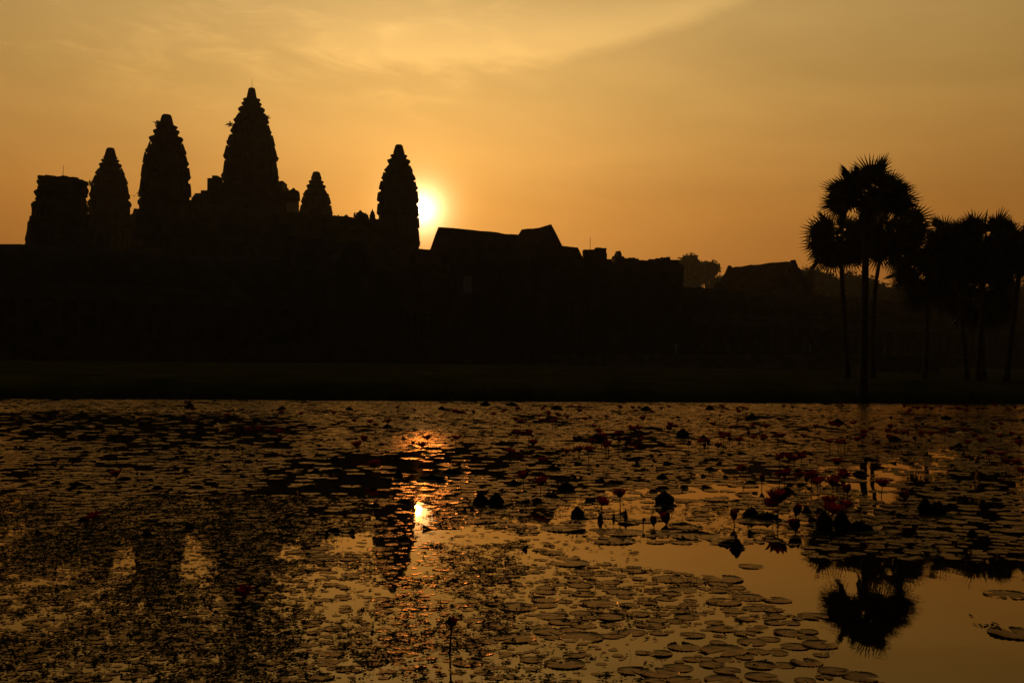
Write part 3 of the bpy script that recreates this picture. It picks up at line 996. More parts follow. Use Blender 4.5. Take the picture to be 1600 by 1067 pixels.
# ------------------------------------------------------------------ palms
def fan_palm(label, base_uv, crown_uv, Y, rad, trunk_r, nleaf, seed, base_z=None, group='sugar palms on the far bank', low=-0.55, bend=0.0, back=0.0, reach=0.0):
    rs = random.Random(seed)
    bx = at(*base_uv, Y)
    cz = at(*crown_uv, Y)
    bz = LAWN - 0.1 if base_z is None else base_z
    B, Cc = Vector((bx.x, Y, bz)), Vector((cz.x, Y, cz.z))
    root = thing('sugar_palm', label, 'palm tree', B, group)
    mb = MB()
    pts, rad_ = [], []
    H = Cc.z - B.z
    for i in range(26):
        a = i / 25
        p = B.lerp(Cc, a)
        p.x = B.x + (Cc.x - B.x) * a ** (1 + bend)
        pts.append(p)
        rad_.append(trunk_r * (1 + 0.9 * math.exp(-a * H / 0.6)) * (1 - 0.18 * a) * (1 + 0.035 * (i % 2)))
    pts[0].z -= 0.4
    mb.tube(pts, rad_, 12)
    part(mb, 'trunk', 'bark', root, True)
    mb = MB()
    ga = 2.399963
    for i in range(nleaf):
        sz = 0.93 - (0.93 - low) * (i + 0.5) / nleaf
        th = i * ga + rs.uniform(-0.3, 0.3)
        cr = math.sqrt(max(0, 1 - sz * sz))
        d = Vector((cr * math.cos(th), cr * math.sin(th), sz)).normalized()
        pl = rad * (rs.uniform(0.40, 0.58) + reach)
        fr = rad * rs.uniform(0.44, 0.56)
        if sz < -0.1:
            pl *= 0.95
        c0 = Cc + Vector((0, 0, rs.uniform(-0.45, 0.1) * rad * 0.4))
        mid = c0 + d * pl * 0.55 + Vector((0, 0, 0.05 * rad))
        end = c0 + d * pl - Vector((0, 0, (0.03 + 0.06 * cr) * pl))
        mb.tube([c0, mid, end], [0.05, 0.035, 0.025], 5)
        ad = (end - mid).normalized()
        ad = (ad + d * 0.6 - Vector((0, 0, 0.12 * cr))).normalized()
        side = ad.cross(Vector((0, 0, 1)))
        if side.length < 0.15:
            side = Vector((math.cos(th + 1.5), math.sin(th + 1.5), 0))
        side.normalize()
        nor = side.cross(ad).normalized()
        tw = rs.uniform(-1.5, 1.5)
        side = (side * math.cos(tw) + nor * math.sin(tw)).normalized()
        nor = side.cross(ad).normalized()
        ns = 22
        spread = rs.uniform(2.1, 2.55) - back
        for k in range(ns):
            a = -spread + 2 * spread * (k + 0.5) / ns
            da = spread / ns * 1.02
            ln = fr * (0.80 + 0.20 * math.cos(a * 0.6)) * rs.uniform(0.9, 1.06)

            def P(an, r_, off=0.0):
                q = end + (ad * math.cos(an) + side * math.sin(an)) * r_
                return q + nor * (off + 0.05 * fr * (1 - math.cos(an))) - Vector((0, 0, 0.045 * r_ * r_ / fr))
            fold = 0.030 * fr
            lm = ln * 0.43
            p0 = end
            p1, p2 = P(a - da, lm, -fold), P(a + da, lm, -fold)
            pm = P(a, lm, fold)
            tip = P(a + rs.uniform(-0.03, 0.03), ln) - Vector((0, 0, rs.uniform(0, 0.03) * fr))
            mb.add([p0, p1, pm, p2, tip], [(0, 1, 2), (0, 2, 3), (1, 4, 2), (2, 4, 3)])
    part(mb, 'crown', 'palm', root)
    # remains of old leaf bases under the crown
    mb = MB()
    for i in range(44):
        th = i * ga
        z = Cc.z - rad * 0.05 - rad * 0.5 * (i / 44)
        p = Vector((Cc.x, Cc.y, z))
        d = Vector((math.cos(th), math.sin(th), 0))
        mb.tube([p + d * trunk_r * 0.7, p + d * (trunk_r + 0.16) + Vector((0, 0, 0.22))], [0.06, 0.03], 4)
    part(mb, 'leaf_bases', 'bark', root)
    return root


PY = 60.5
fan_palm('tallest sugar palm, thick trunk on the bank, its round crown topping the others', (1348.5, 615), (1354, 312), PY, 2.80, 0.21, 50, 5, base_z=0.35, low=-0.05, back=0.40, reach=0.02)
fan_palm('left sugar palm with a slim trunk and a drooping round crown below the tallest one', (1325, 520), (1312, 372), 77, 2.85, 0.17, 44, 7, low=-0.85)
fan_palm('sugar palm half hidden behind the tallest one, its crown showing on the right', (1363, 540), (1390, 357), 80, 3.35, 0.16, 50, 9, low=-0.85, bend=2.6)
fan_palm('short dark sugar palm in the gap between the big palms and the right hand palms', (1445, 560), (1452, 428), 84, 3.5, 0.17, 52, 13, low=-0.9)
fan_palm('left palm of the clump of three palms at the right edge', (1512, 560), (1492, 385), 77, 3.1, 0.17, 54, 15, low=-0.9)
fan_palm('middle palm of the clump of three palms at the right edge', (1528, 560), (1540, 382), 75, 3.2, 0.18, 54, 17, low=-0.9)
fan_palm('low dark palm filling the gap under the clump of three palms', (1538, 560), (1532, 456), 86, 3.3, 0.17, 44, 23, low=-0.9)
fan_palm('outermost palm cut by the right edge of the picture', (1572, 560), (1597, 388), 73, 3.0, 0.18, 52, 19, low=-0.75)


# ------------------------------------------------------------------ broadleaf trees
def leafy_tree(label, u, vtop, vbot, wpx, Y, seed, group='hazy trees behind the temple', lobes=9, cone=False, dense=1):
    rs = random.Random(seed)
    top, bot = at(u, vtop, Y), at(u, vbot, Y)
    B = Vector((bot.x, Y, 1.4))
    root = thing('conifer' if cone else 'broadleaf_tree', label, 'tree', B, group)
    H = top.z - B.z
    Rw = wpx / 2 * Y / F
    mb = MB()
    mb.tube([B - Vector((0, 0, .3)), B + Vector((rs.uniform(-.3, .3), 0, H * 0.35)), B + Vector((rs.uniform(-.6, .6), 0, H * 0.75))], [H * 0.028, H * 0.02, H * 0.007], 8)
    lob = []
    for i in range(lobes):
        if cone:
            a = (i + 0.5) / lobes
            lob.append((Vector((B.x + rs.uniform(-.1, .1) * Rw, Y, B.z + H * (0.1 + 0.88 * a))), Rw * (1.05 - a) * 0.8))
        else:
            th = rs.uniform(0, 6.28)
            zz = rs.uniform(0.20, 0.92)
            rr = Rw * 0.72 * math.sqrt(max(0.05, 1 - ((zz - 0.55) / 0.45) ** 2)) * math.sqrt(rs.uniform(0.15, 1))
            c = Vector((B.x + rr * math.cos(th), Y + rr * math.sin(th), B.z + H * zz))
            r_ = min(Rw, H * 0.5) * rs.uniform(0.26, 0.42)
            c.z = min(c.z, top.z - r_ * 0.8)
            lob.append((c, r_))
            s = B + Vector((0, 0, H * rs.uniform(0.25, 0.5)))
            mb.tube([s, s.lerp(c, 0.6) + Vector((0, 0, -0.04 * H)), c], [H * 0.012, H * 0.008, H * 0.003], 5)
    part(mb, 'trunk', 'bark', root, True)
    mb = MB()
    for c, r_ in lob:
        for k in range(70 * dense):
            d = Vector((rs.gauss(0, 1), rs.gauss(0, 1), rs.gauss(0, 0.8))).normalized() * r_ * rs.uniform(0.35, 1.05) ** 0.6
            p = c + d
            ls = Y * 0.0016 * rs.uniform(0.7, 1.6)
            for w in range(4):
                q = p + Vector((rs.gauss(0, 1), rs.gauss(0, 1), rs.gauss(0, 1))) * ls * 0.8
                a = Vector((rs.gauss(0, 1), rs.gauss(0, 1), rs.gauss(0, 1))).normalized() * ls
                b_ = a.orthogonal().normalized() * ls * 0.6
                mb.add([q - a, q + b_ * 0.8, q + a, q - b_ * 0.8], [(0, 1, 2, 3)])
    part(mb, 'crown', 'leaf', root)


leafy_tree('hazy round crowned tree rising just right of the long ruined pavilion', 1078, 395, 455, 48, 520, 31, lobes=24, dense=2)
leafy_tree('hazy leafy tree right of the first one with sky showing through its crown', 1106, 401, 455, 44, 520, 32, lobes=20, dense=2)
leafy_tree('low hazy tree against the left end of the lone stone building', 1130, 416, 455, 36, 500, 33, lobes=16, dense=2)
leafy_tree('dark conical tree against the right end of the lone stone building', 1266, 420, 470, 26, 235, 35, lobes=9, cone=True)
for i, (u, v, w) in enumerate(((1252, 404, 44), (1285, 414, 56), (1322, 424, 62), (1368, 432, 70), (1418, 440, 74), (1468, 446, 74), (1520, 448, 78), (1572, 440, 76), (1620, 432, 70))):
    leafy_tree('hazy tree in the distant row of trees behind the palms', u, v, 478, w * 1.3, 420, 50 + i, 'distant row of trees behind the palms', lobes=20, dense=2)


# ------------------------------------------------------------------ lily pads
HOLES = [  # ellipses (u, v, ru, rv, keep) in the photograph: open dark water between the pads
    (190, 668, 300, 24, 0.22), (60, 655, 190, 12, 0.25), (330, 690, 130, 12, 0.25), (520, 752, 105, 36, 0.42), (600, 735, 90, 18, 0.35), (440, 775, 90, 14, 0.4),
    (565, 800, 110, 12, 0.3), (652, 822, 20, 36, 0.05), (735, 838, 75, 14, 0.15), (303, 872, 26, 44, 0.10), (190, 880, 26, 24, 0.3), (560, 848, 36, 16, 0.15), (445, 862, 30, 14, 0.2), (650, 880, 40, 24, 0.15),
    (1355, 745, 14, 30, 0.4), (1545, 752, 40, 16, 0.35), (1000, 805, 90, 20, 0.45), (1130, 790, 90, 40, 0.55), (920, 845, 90, 14, 0.1), (1090, 835, 60, 10, 0.7), (690, 960, 30, 34, 0.3), (20, 800, 40, 30, 0.4)]
OPEN = [(820, 850), (900, 858), (1030, 848), (1110, 850), (1250, 852), (1262, 872), (1600, 876), (1700, 870), (1700, 1090), (1420, 1090), (1310, 1032), (1262, 975), (1140, 905), (1000, 885), (890, 872)]


def inside(poly, x, y):
    c = False
    j = len(poly) - 1
    for i in range(len(poly)):
        if (poly[i][1] > y) != (poly[j][1] > y) and x < (poly[j][0] - poly[i][0]) * (y - poly[i][1]) / (poly[j][1] - poly[i][1]) + poly[i][0]:
            c = not c
        j = i
    return c


def density(u, v, x, y):
    if inside(OPEN, u, v):
        return 0.0
    d = 1.0
    for hu, hv, a, b_, k in HOLES:
        e = ((u - hu) / a) ** 2 + ((v - hv) / b_) ** 2
        if e < 1.3:
            d = min(d, k if e < 0.8 else k + (1 - k) * (e - 0.8) / 0.5)
    if v > 835:
        if u > 760:
            d = min(d, 0.84 if u > 840 else 0.62)
            if v > 1000 and u < 1010:
                d = min(d, 0.22)
        else:
            d = min(d, max(0.60, 0.92 - (v - 835) / 140) if u < 640 else 0.42)
    nz = mnoise.noise((x * 0.45, y * 0.22, 1.7)) + 0.6 * mnoise.noise((x * 1.2, y * 0.6, 4.0))
    if v < 835:
        d *= max(0.12, min(1, 0.86 + nz * 0.95))
    return d


cell = 0.5
grid = {}
pads = []


def try_pad(x, y, r, f=0.80, keep=True):
    gx, gy = int(x // cell), int(y // cell)
    for i in (-1, 0, 1):
        for j in (-1, 0, 1):
            for (px_, py_, pr) in grid.get((gx + i, gy + j), ()):
                if (px_ - x) ** 2 + (py_ - y) ** 2 < (f * (r + pr)) ** 2:
                    return False
    grid.setdefault((gx, gy), []).append((x, y, r))
    if keep:
        pads.append((x, y, r))
    return True


for u, v, r in ((1573, 929, 0.21), (1588, 990, 0.22), (1173, 885, 0.13), (1270, 963, 0.13), (1215, 938, 0.13), (968, 832, 0.30), (1085, 838, 0.30), (955, 845, 0.30), (880, 826, 0.30), (890, 880, 0.21),
                (940, 841, 0.28), (1130, 905, 0.20), (1050, 905, 0.20), (1030, 1052, 0.14), (1130, 1062, 0.13), (1345, 1057, 0.13), (1260, 1035, 0.12), (655, 820, 0.02)):
    p = on_water(u, v)
    try_pad(p.x, p.y, r, 0.5)
NC = 230000
cy = 7.0 * (60.0 / 7.0) ** rng.random(NC)          # log spread: then weight by width
cy = np.sqrt(rng.uniform(6.9 ** 2, 61.0 ** 2, NC))
cx = rng.uniform(-0.53, 0.53, NC) * cy
cr_ = np.clip(rng.lognormal(math.log(0.165), 0.30, NC), 0.07, 0.29)
cu = rng.random(NC)
for i in range(NC):
    x, y, r = float(cx[i]), float(cy[i]), float(cr_[i])
    if y > shore(x) - 0.5:
        continue
    u, v = proj((x, y, 0))
    if v > 835:
        r *= 0.62 if u > 700 else max(0.34, 0.82 - (v - 835) / 160 - max(0, 640 - u) / 1600)
    d = density(u, v, x, y)
    if d > 0:
        try_pad(x, y, r, 0.76 if v < 850 else 0.80, cu[i] < d)


def pad_geo(mb_top, r, n, rs, lx=0.0, ly=0.0, lz=0.0, tilt=0.010, rim=True, curl=0.0):
    """round leaf with a notch, wavy toothed edge and a slightly raised rim"""
    th0 = rs.uniform(0, 2 * math.pi)
    notch = rs.uniform(0.10, 0.30)
    ax, ay = rs.gauss(0, tilt), rs.gauss(0, tilt)
    el = rs.uniform(0.88, 1.0)
    ph = rs.uniform(0, 6)
    bulge = r * 0.02

    def P(k, a, dz=0.0):
        x, y = r * k * math.cos(a), r * k * el * math.sin(a)
        return (lx + x, ly + y, lz + ax * x + ay * y + dz)
    vs = [P(0.12, th0 + math.pi, 0.0)]
    levels = (0.55, 0.93, 1.0) if rim else (1.0,)
    m_ = len(levels)
    for i in range(n + 1):
        a = th0 + notch + (2 * math.pi - 2 * notch) * i / n
        w = 0.0022 * math.sin(5 * a + ph) * r / 0.16
        for q, kk in enumerate(levels):
            tooth = (0.018 if i % 2 else -0.012) if (q == m_ - 1 and rim) else 0
            up = (0.0022 + 0.003 * math.sin(3 * a + ph) + (0.0035 if i % 2 else 0)) * (r / 0.16) if (q == m_ - 1 and rim) else 0
            vs.append(P(kk + tooth, a, w * kk * kk + up + (curl * max(0, math.cos(a - ph)) ** 4 if q == m_ - 1 else 0)))
    fs = []
    for i in range(n):
        b0, b1 = 1 + i * m_, 1 + (i + 1) * m_
        fs.append((0, b0, b1))
        for q in range(m_ - 1):
            fs.append((b0 + q, b0 + q + 1, b1 + q + 1, b1 + q))
    mb_top.add(vs, fs)


def seen(p):
    u, v = p[3], p[4]
    return -20 < u < 1620 and v < 1075


pads2 = []
for (x, y, r) in pads:
    if r < 0.05:
        continue
    u, v = proj((x, y, 0))
    pads2.append((x, y, r, u, v))
vis = [p for p in pads2 if seen(p) and 0 < p[3] < 1600 and p[4] < 1064]
vis.sort(key=lambda p: -p[2] ** 2 / p[1] ** 3)
near = vis[:296]
nearset = set((p[0], p[1]) for p in near)
rs = random.Random(5)
PAD_LABELS = {
    'leftw': ('round lily pad floating among the dark weed in the left foreground', 'lily pads among the weed in the left foreground'),
    'sunw': ('round lily pad in the foreground beside the orange streak of sunlight', 'lily pads beside the streak of sunlight'),
    'clump': ('round notched lily pad in the dense foreground raft left of the open water', 'lily pads in the foreground raft'),
    'edge': ('lily pad along the near edge of the big lily field above the open water', 'lily pads along the near edge of the lily field'),
    'lone': ('lone lily pad on the open golden water near the palm reflection', 'lone lily pads on the open water')}
for (x, y, r, u, v) in near:
    if v < 868:
        key = 'edge'
    elif inside(OPEN, u, v):
        key = 'lone'
    elif u < 560:
        key = 'leftw'
    elif u < 790:
        key = 'sunw'
    else:
        key = 'clump'
    mb = MB()
    pad_geo(mb, r, 44, rs, tilt=0.005, curl=rs.choice((0, 0, 0, 0, 0, 0.012)) * r / 0.16)
    lab, grp = PAD_LABELS[key]
    if u > 1545 and 905 < v < 950:
        lab, grp = 'large lily pad at the right edge on open water, nearer the palm reflection', None
    elif u > 1545 and 970 < v < 1010:
        lab, grp = 'large lily pad at the lower right edge on open water, below another large pad', None
    elif key == 'lone' and u < 1200:
        lab, grp = 'small lone lily pad on open golden water above the foreground raft', None
    o = mb.build('lily_pad', 'pad', None, True)
    o.location = (x, y, rs.uniform(0.001, 0.006))
    tag(o, lab, 'lily pad', grp)
mb = MB()
for (x, y, r, u, v) in pads2:
    if (x, y) in nearset:
        continue
    pad_geo(mb, r, 20 if y < 22 else 14, rs, x, y, rs.uniform(0.001, 0.008), tilt=0.006, rim=y < 26, curl=(rs.choice((0,) * 9 + (0.02, 0.05)) if 12 < y < 45 else 0))
o = mb.build('lily_field', 'pad', None, True)
tag(o, None, None, None, 'stuff')
print('pads', len(pads2), 'visible', len(vis))

# ------------------------------------------------------------------ floating weed: small leaves, scum and thin stalks
mb = MB()
young = MB()
N = 32000
wy = np.sqrt(rng.uniform(6.9 ** 2, 17.0 ** 2, N))
wx = rng.uniform(-0.53, 0.40, N) * wy
ws = rng.random(N)
for i in range(N):
    x, y = float(wx[i]), float(wy[i])
    u, v = proj((x, y, 0))
    if inside(OPEN, u, v) or v > 1085:
        d = 0.0 if u > 1000 else 0.03
    elif u > 820:
        d = 0.10 if v < 1000 else 0.22 * max(0, 1 - (u - 820) / 260) + 0.03
    else:
        d = 1.0 if u < 480 else 0.45
        if v < 840:
            d *= max(0.0, 1 - (840 - v) / 140)
        if v > 985 and u > 560:
            d = 0.65
        for hu, hv, a, b_, k in HOLES[6:16]:
            if ((u - hu) / a) ** 2 + ((v - hv) / b_) ** 2 < 1:
                d *= 0.15
    nz = mnoise.noise((x * 0.9, y * 0.45, 9.0)) + 0.5 * mnoise.noise((x * 3.0, y * 1.3, 2.0))
    d *= max(0.06, min(1, 0.72 + nz * 0.9))
    if rs.random() < 0.9 * d and ws[i] < 0.75:
        # small young floating leaves between the weed
        for q in range(2):
            rr = rs.uniform(0.012, 0.045)
            a0 = rs.uniform(0, 6.28)
            px_, py_, z = x + rs.gauss(0, 0.12), y + rs.gauss(0, 0.12), rs.uniform(0.002, 0.006)
            young.add([(px_ + rr * math.cos(a0 + k * 0.7854), py_ + rr * 0.9 * math.sin(a0 + k * 0.7854), z) for k in range(8)], [tuple(range(8))])
    if ws[i] > d:
        continue
    cl = rs.uniform(0.010, 0.042) * (1 + 0.03 * (y - 7))
    for q in range(rs.choice((3, 5, 8, 12))):
        ln = rs.uniform(0.006, 0.020) * (1 + y / 30)
        a = rs.uniform(0, 6.28)
        px_, py_, pz = x + rs.gauss(0, cl), y + rs.gauss(0, cl), rs.uniform(0.002, 0.010)
        ca, sa = math.cos(a) * ln, math.sin(a) * ln
        w = rs.uniform(0.35, 0.7)
        ti = rs.uniform(-0.5, 0.6)
        mb.add([(px_ - ca, py_ - sa, pz), (px_ + sa * w, py_ - ca * w, pz + 0.003), (px_ + ca, py_ + sa, pz + max(0, ti) * ln * 1.4), (px_ - sa * w, py_ + ca * w, pz + 0.003)], [(0, 1, 2, 3)])
    if rs.random() < 0.10 and y < 13:
        h = rs.uniform(0.02, 0.10)
        p0 = Vector((x, y, -0.01))
        p1 = p0 + Vector((rs.gauss(0, .3) * h, rs.gauss(0, .3) * h, h))
        mb.tube([p0, p0.lerp(p1, .5) + Vector((rs.gauss(0, .08) * h, 0, 0)), p1], 0.0014, 3, False)
        if rs.random() < 0.6:
            s = rs.uniform(0.003, 0.006)
            mb.tube([p1 - Vector((0, 0, s)), p1, p1 + Vector((0, 0, s))], [s * .5, s, s * .4], 5)
tag(mb.build('pond_weed', 'weed'), None, None, None, 'stuff')
tag(young.build('young_leaves', 'pad'), None, None, None, 'stuff')


# ------------------------------------------------------------------ water lily flowers
def stem_mesh(h, lx, ly, r=0.0075):
    mb = MB()
    pts = []
    for i in range(6):
        a = i / 5
        pts.append((lx * a ** 1.5, ly * a ** 1.5, -0.15 + (h + 0.15) * a))
    mb.tube(pts, [r * 1.2, r, r, r * 0.9, r * 0.9, r], 6)
    return mb


def bloom_mesh(c, size, openness, rs, tiltx=0.0):
    """petals rise from the stem top; openness 0 = closed bud, 1 = flat star"""
    mb = MB()
    sep_ = MB()
    c = Vector(c)
    for ringi, (n, k, op) in enumerate(((8, 1.0, 1.0), (8, 0.94, 0.78), (7, 0.82, 0.52), (5, 0.6, 0.3))):
        for i in range(n):
            th = 2 * math.pi * (i + 0.5 * (ringi % 2)) / n + rs.uniform(-0.1, 0.1)
            e = R(86) - R(66) * openness * op * rs.uniform(0.85, 1.1)
            o_ = Vector((math.cos(th), math.sin(th), 0))
            t_ = Vector((-math.sin(th), math.cos(th), 0))
            ln = size * k * rs.uniform(0.92, 1.06)
            w = size * (0.17 if openness > 0.3 else 0.20)
            d0 = o_ * math.cos(e * 0.8) + Vector((0, 0, math.sin(e * 0.8)))
            d1 = o_ * math.cos(min(R(98), e * 1.18)) + Vector((0, 0, math.sin(min(R(98), e * 1.18))))
            b0 = c + o_ * size * 0.05
            m1 = b0 + d0 * ln * 0.45
            tp = b0 + d0 * ln * 0.45 + d1 * ln * 0.55
            up = Vector((0, 0, 0.05 * size)) + o_ * -0.02 * size
            vs = [b0 - t_ * w * 0.25, b0 + t_ * w * 0.25, m1 - t_ * w + up, m1 - o_ * 0.02 * size, m1 + t_ * w + up, (m1 + tp) / 2 - t_ * w * 0.75 + up, (m1 + tp) / 2, (m1 + tp) / 2 + t_ * w * 0.75 + up, tp]
            (sep_ if ringi == 0 and i % 2 == 0 else mb).add(vs, [(0, 1, 3), (0, 3, 2), (1, 4, 3), (2, 3, 6, 5), (3, 4, 7, 6), (5, 6, 8), (6, 7, 8)])
    return mb, sep_


protos = []
for k in range(10):
    r_ = random.Random(100 + k)
    op = (1.0, 0.9, 0.8, 0.7, 0.95, 0.6, 0.12, 0.2, 0.08, 0.28)[k]
    h = 1.0
    bl, se = bloom_mesh((0, 0, 0), 0.150 if op > 0.4 else 0.125, op, r_)
    protos.append((op, bl, se))
proto_me = {}


def flower(u, vtop, bud=False, H=0.28, size=1.0, lean=None, label=None, group=None, seed=0):
    r_ = random.Random(seed * 7 + int(u * 3 + vtop * 5))
    hz = proj((at(u, 560, 5000).x, 5000, CAM.z))[1]
    vw = hz + (vtop - hz) / (1 - H / CAM.z)
    p = on_water(u, vw)
    lx, ly = lean if lean else (r_.gauss(0, 0.022), r_.gauss(0, 0.022))
    k = r_.choice((6, 7, 8, 9)) if bud else r_.choice((0, 1, 2, 3, 4, 5))
    root = thing('water_lily', label, 'water lily', Vector((p.x - lx, p.y, 0)), group)
    stem_mesh(H - 0.05 * size, lx, ly).build('stem', 'stem', root, True)
    if k not in proto_me:
        a = protos[k][1].build('petals', 'petal', root, True)
        b_ = protos[k][2].build('sepals', 'curl', root, True)
        proto_me[k] = (a.data, b_.data)
    else:
        a = bpy.data.objects.new('petals', proto_me[k][0])
        b_ = bpy.data.objects.new('sepals', proto_me[k][1])
        for o_ in (a, b_):
            COL.objects.link(o_)
            o_.parent = root
    for o_ in (a, b_):
        o_.location = (lx, ly, H - 0.065 * size)
        o_.rotation_euler = (r_.gauss(0, 0.15) - ly * 2, r_.gauss(0, 0.15) + lx * 2.5, r_.uniform(0, 6.28))
        o_.scale = (size, size, size)
    return root


NAMED = [
    (705, 970, True, 0.24, 0.72, (0.015, 0), 'single closed lily bud on a tall stem in the foreground right of the sun streak'),
    (380, 922, False, 0.25, 0.75, (0.07, 0.02), 'open red lily leaning right in the weedy left foreground'),
    (182, 738, False, 0.20, 1.1, None, 'lone red lily standing in the left part of the lily field'),
    (146, 803, False, 0.20, 0.9, (0.05, 0), 'small red lily leaning right above the left foreground weed'),
    (940, 781, False, 0.28, 1.1, None, 'wide open red lily, left one of the pair above the open water'),
    (968, 769, False, 0.33, 1.1, None, 'wide open red lily, right and taller one of the pair above the open water'),
    (845, 751, False, 0.28, 1.3, None, 'open red lily right of the big twin curled leaves'),
    (818, 741, False, 0.20, 1.2, None, 'open red lily up left of another lily behind the twin curled leaves'),
    (848, 716, False, 0.18, 1.1, None, 'red lily standing alone far above the twin curled leaves'),
    (1160, 730, False, 0.26, 1.1, (-0.09, 0.0), 'open red lily with a stem slanting left at the edge of the lily field'),
    (1190, 746, True, 0.17, 1.2, None, 'closed red bud standing between the slanting lily and the crowded lilies'),
    (1215, 774, False, 0.34, 1.6, None, 'largest open red lily of the crowded clump, on several stems'),
    (1205, 782, False, 0.27, 1.2, None, 'open red lily tucked under the left side of the largest lily'),
    (1147, 803, True, 0.15, 1.3, None, 'fat red bud reflected in the golden water left of the largest lily'),
    (1241, 793, True, 0.22, 1.5, None, 'red bud on a bent stem just right of the largest lily'),
    (1243, 818, True, 0.12, 1.5, None, 'red bud low on the water below another bud'),
    (1041, 807, True, 0.10, 1.4, None, 'red bud at water level beside dark buds right of the lily pair'),
    (1021, 812, True, 0.10, 1.2, None, 'blunt dark bud at water level just left of a red bud'),
    (1005, 812, True, 0.10, 0.6, None, 'thin dark bud at water level, leftmost of three low buds'),
    (1302, 790, False, 0.28, 1.7, None, 'broad open red lily over the dark leaf heap'),
    (1318, 738, False, 0.34, 1.3, None, 'tall open red lily above the clump left of the palm reflection'),
    (1325, 762, True, 0.20, 1.4, None, 'red bud just below the tall lily of the clump'),
    (1379, 752, False, 0.25, 1.2, (0.03, 0), 'open red lily alone right of the crowded clump'),
    (1414, 772, True, 0.15, 1.3, None, 'red bud alone right of the crowded clump'),
]
for q, (u, v, bud, H, sz, ln, lab) in enumerate(NAMED):
    flower(u, v, bud, H, sz, ln, lab, None, q)
GRP = {
    'mid': ('red water lily in the band of lilies in the middle of the pond', 'red lilies in the middle band of the pond'),
    'clump': ('red water lily crowded into the clump left of the palm reflection', 'red lilies of the crowded clump'),
    'right': ('red water lily standing in the right part of the lily field', 'red lilies at the right of the pond'),
    'far': ('tiny distant red water lily near the far shore of the pond', 'tiny lilies near the far shore'),
    'sunfar': ('small red water lily on the left half of the far pond', 'small lilies on the left half of the far pond')}
MID = [(885, 704), (905, 700), (920, 700), (897, 684), (947, 696), (967, 686), (1001, 685), (1076, 691), (1095, 687), (1100, 695), (1106, 689), (1122, 694), (1130, 680), (1140, 685), (1155, 685), (1177, 681),
       (1194, 682), (1215, 679), (1222, 679), (1256, 679), (944, 682), (1127, 676), (1137, 676), (990, 668), (1047, 662), (1055, 664), (1045, 668), (940, 678), (950, 690), (925, 688), (797, 702), (833, 690)]
CL = [(1217, 712), (1232, 712), (1242, 714), (1252, 711), (1225, 738), (1218, 740), (1250, 740), (1247, 736), (1260, 747), (1277, 750), (1281, 748), (1301, 752), (1296, 778), (1320, 786), (1310, 720), (1232, 735), (1268, 738), (1308, 745)]
RT = [(1523, 679), (1533, 686), (1512, 689), (1565, 680), (1593, 691), (1544, 705), (1565, 708), (1572, 719), (1590, 720), (1411, 675), (1439, 675), (1390, 682), (1310, 689), (1320, 691), (1296, 688), (1340, 684), (1372, 690),
      (1430, 684), (1455, 676), (1508, 670), (1552, 668), (1598, 733), (1580, 676)]
SF = [(554, 656), (578, 657), (586, 662), (668, 682), (659, 693), (712, 682), (568, 684), (558, 693), (585, 722), (722, 643), (740, 644), (771, 645), (785, 642), (606, 657), (300, 638), (355, 647), (405, 668), (440, 643), (470, 645), (522, 643), (388, 670), (435, 672)]
for i in range(24):
    MID.append((rng.uniform(790, 1200), rng.uniform(644, 676)))
for i in range(16):
    RT.append((rng.uniform(1270, 1600), rng.uniform(648, 690)))
for key, lst in (('mid', MID), ('clump', CL), ('right', RT), ('sunfar', SF)):
    for q, (u, v) in enumerate(lst):
        flower(u, v, random.random() < 0.16, random.uniform(0.20, 0.32), random.uniform(0.95, 1.3), None, *GRP[key], seed=q)
for i in range(46):
    flower(rng.uniform(620, 1600), rng.uniform(632, 643), False, random.uniform(0.2, 0.36), random.uniform(0.9, 1.25), None, *GRP['far'], seed=i)


# ------------------------------------------------------------------ upright and curled leaves
def curled_leaf(u, v, wpx, hpx, label, group=None, seed=1, twin=False):
    r_ = random.Random(seed)
    p = on_water(u, v)
    k = p.y / F
    w, h = wpx * k, hpx * k
    mb = MB()
    for q in range(2 if twin else 1):
        ox = (q - 0.5) * w * 0.52 if twin else 0
        ww = w * 0.55 if twin else w
        n, m_ = 14, 6
        ph, cur = r_.uniform(0, 6), r_.uniform(0.5, 1.1)
        vs = []
        for i in range(m_ + 1):
            a = i / m_
            prof = math.sin(math.pi * (0.12 + 0.80 * a) ** 0.8) ** 0.75
            for j in range(n + 1):
                s = j / n * 2 - 1
                x = ox + s * ww / 2 * prof * (1 + 0.10 * math.sin(4 * a * 3 + ph))
                y = cur * ww * 0.35 * s * s + 0.25 * h * a * a + 0.03 * ww * math.sin(6 * s + ph)
                z = -0.02 + (h + 0.02) * a * (1 - 0.22 * abs(s) ** 2.2 + 0.07 * math.sin(7 * s + ph))
                vs.append((x, y, z))
        fs = [(i * (n + 1) + j, i * (n + 1) + j + 1, (i + 1) * (n + 1) + j + 1, (i + 1) * (n + 1) + j) for i in range(m_) for j in range(n)]
        mb.add(vs, fs)
        # flat part of the same leaf still lying on the water
        pad_geo(mb, ww * 0.55, 20, r_, ox, -ww * 0.12, 0.010, tilt=0.01)
    o_ = mb.build('curled_leaf', 'curl', None, True)
    o_.location = p
    sm = o_.modifiers.new('thickness', 'SOLIDIFY')
    sm.thickness = 0.002
    tag(o_, label, 'leaf', group)


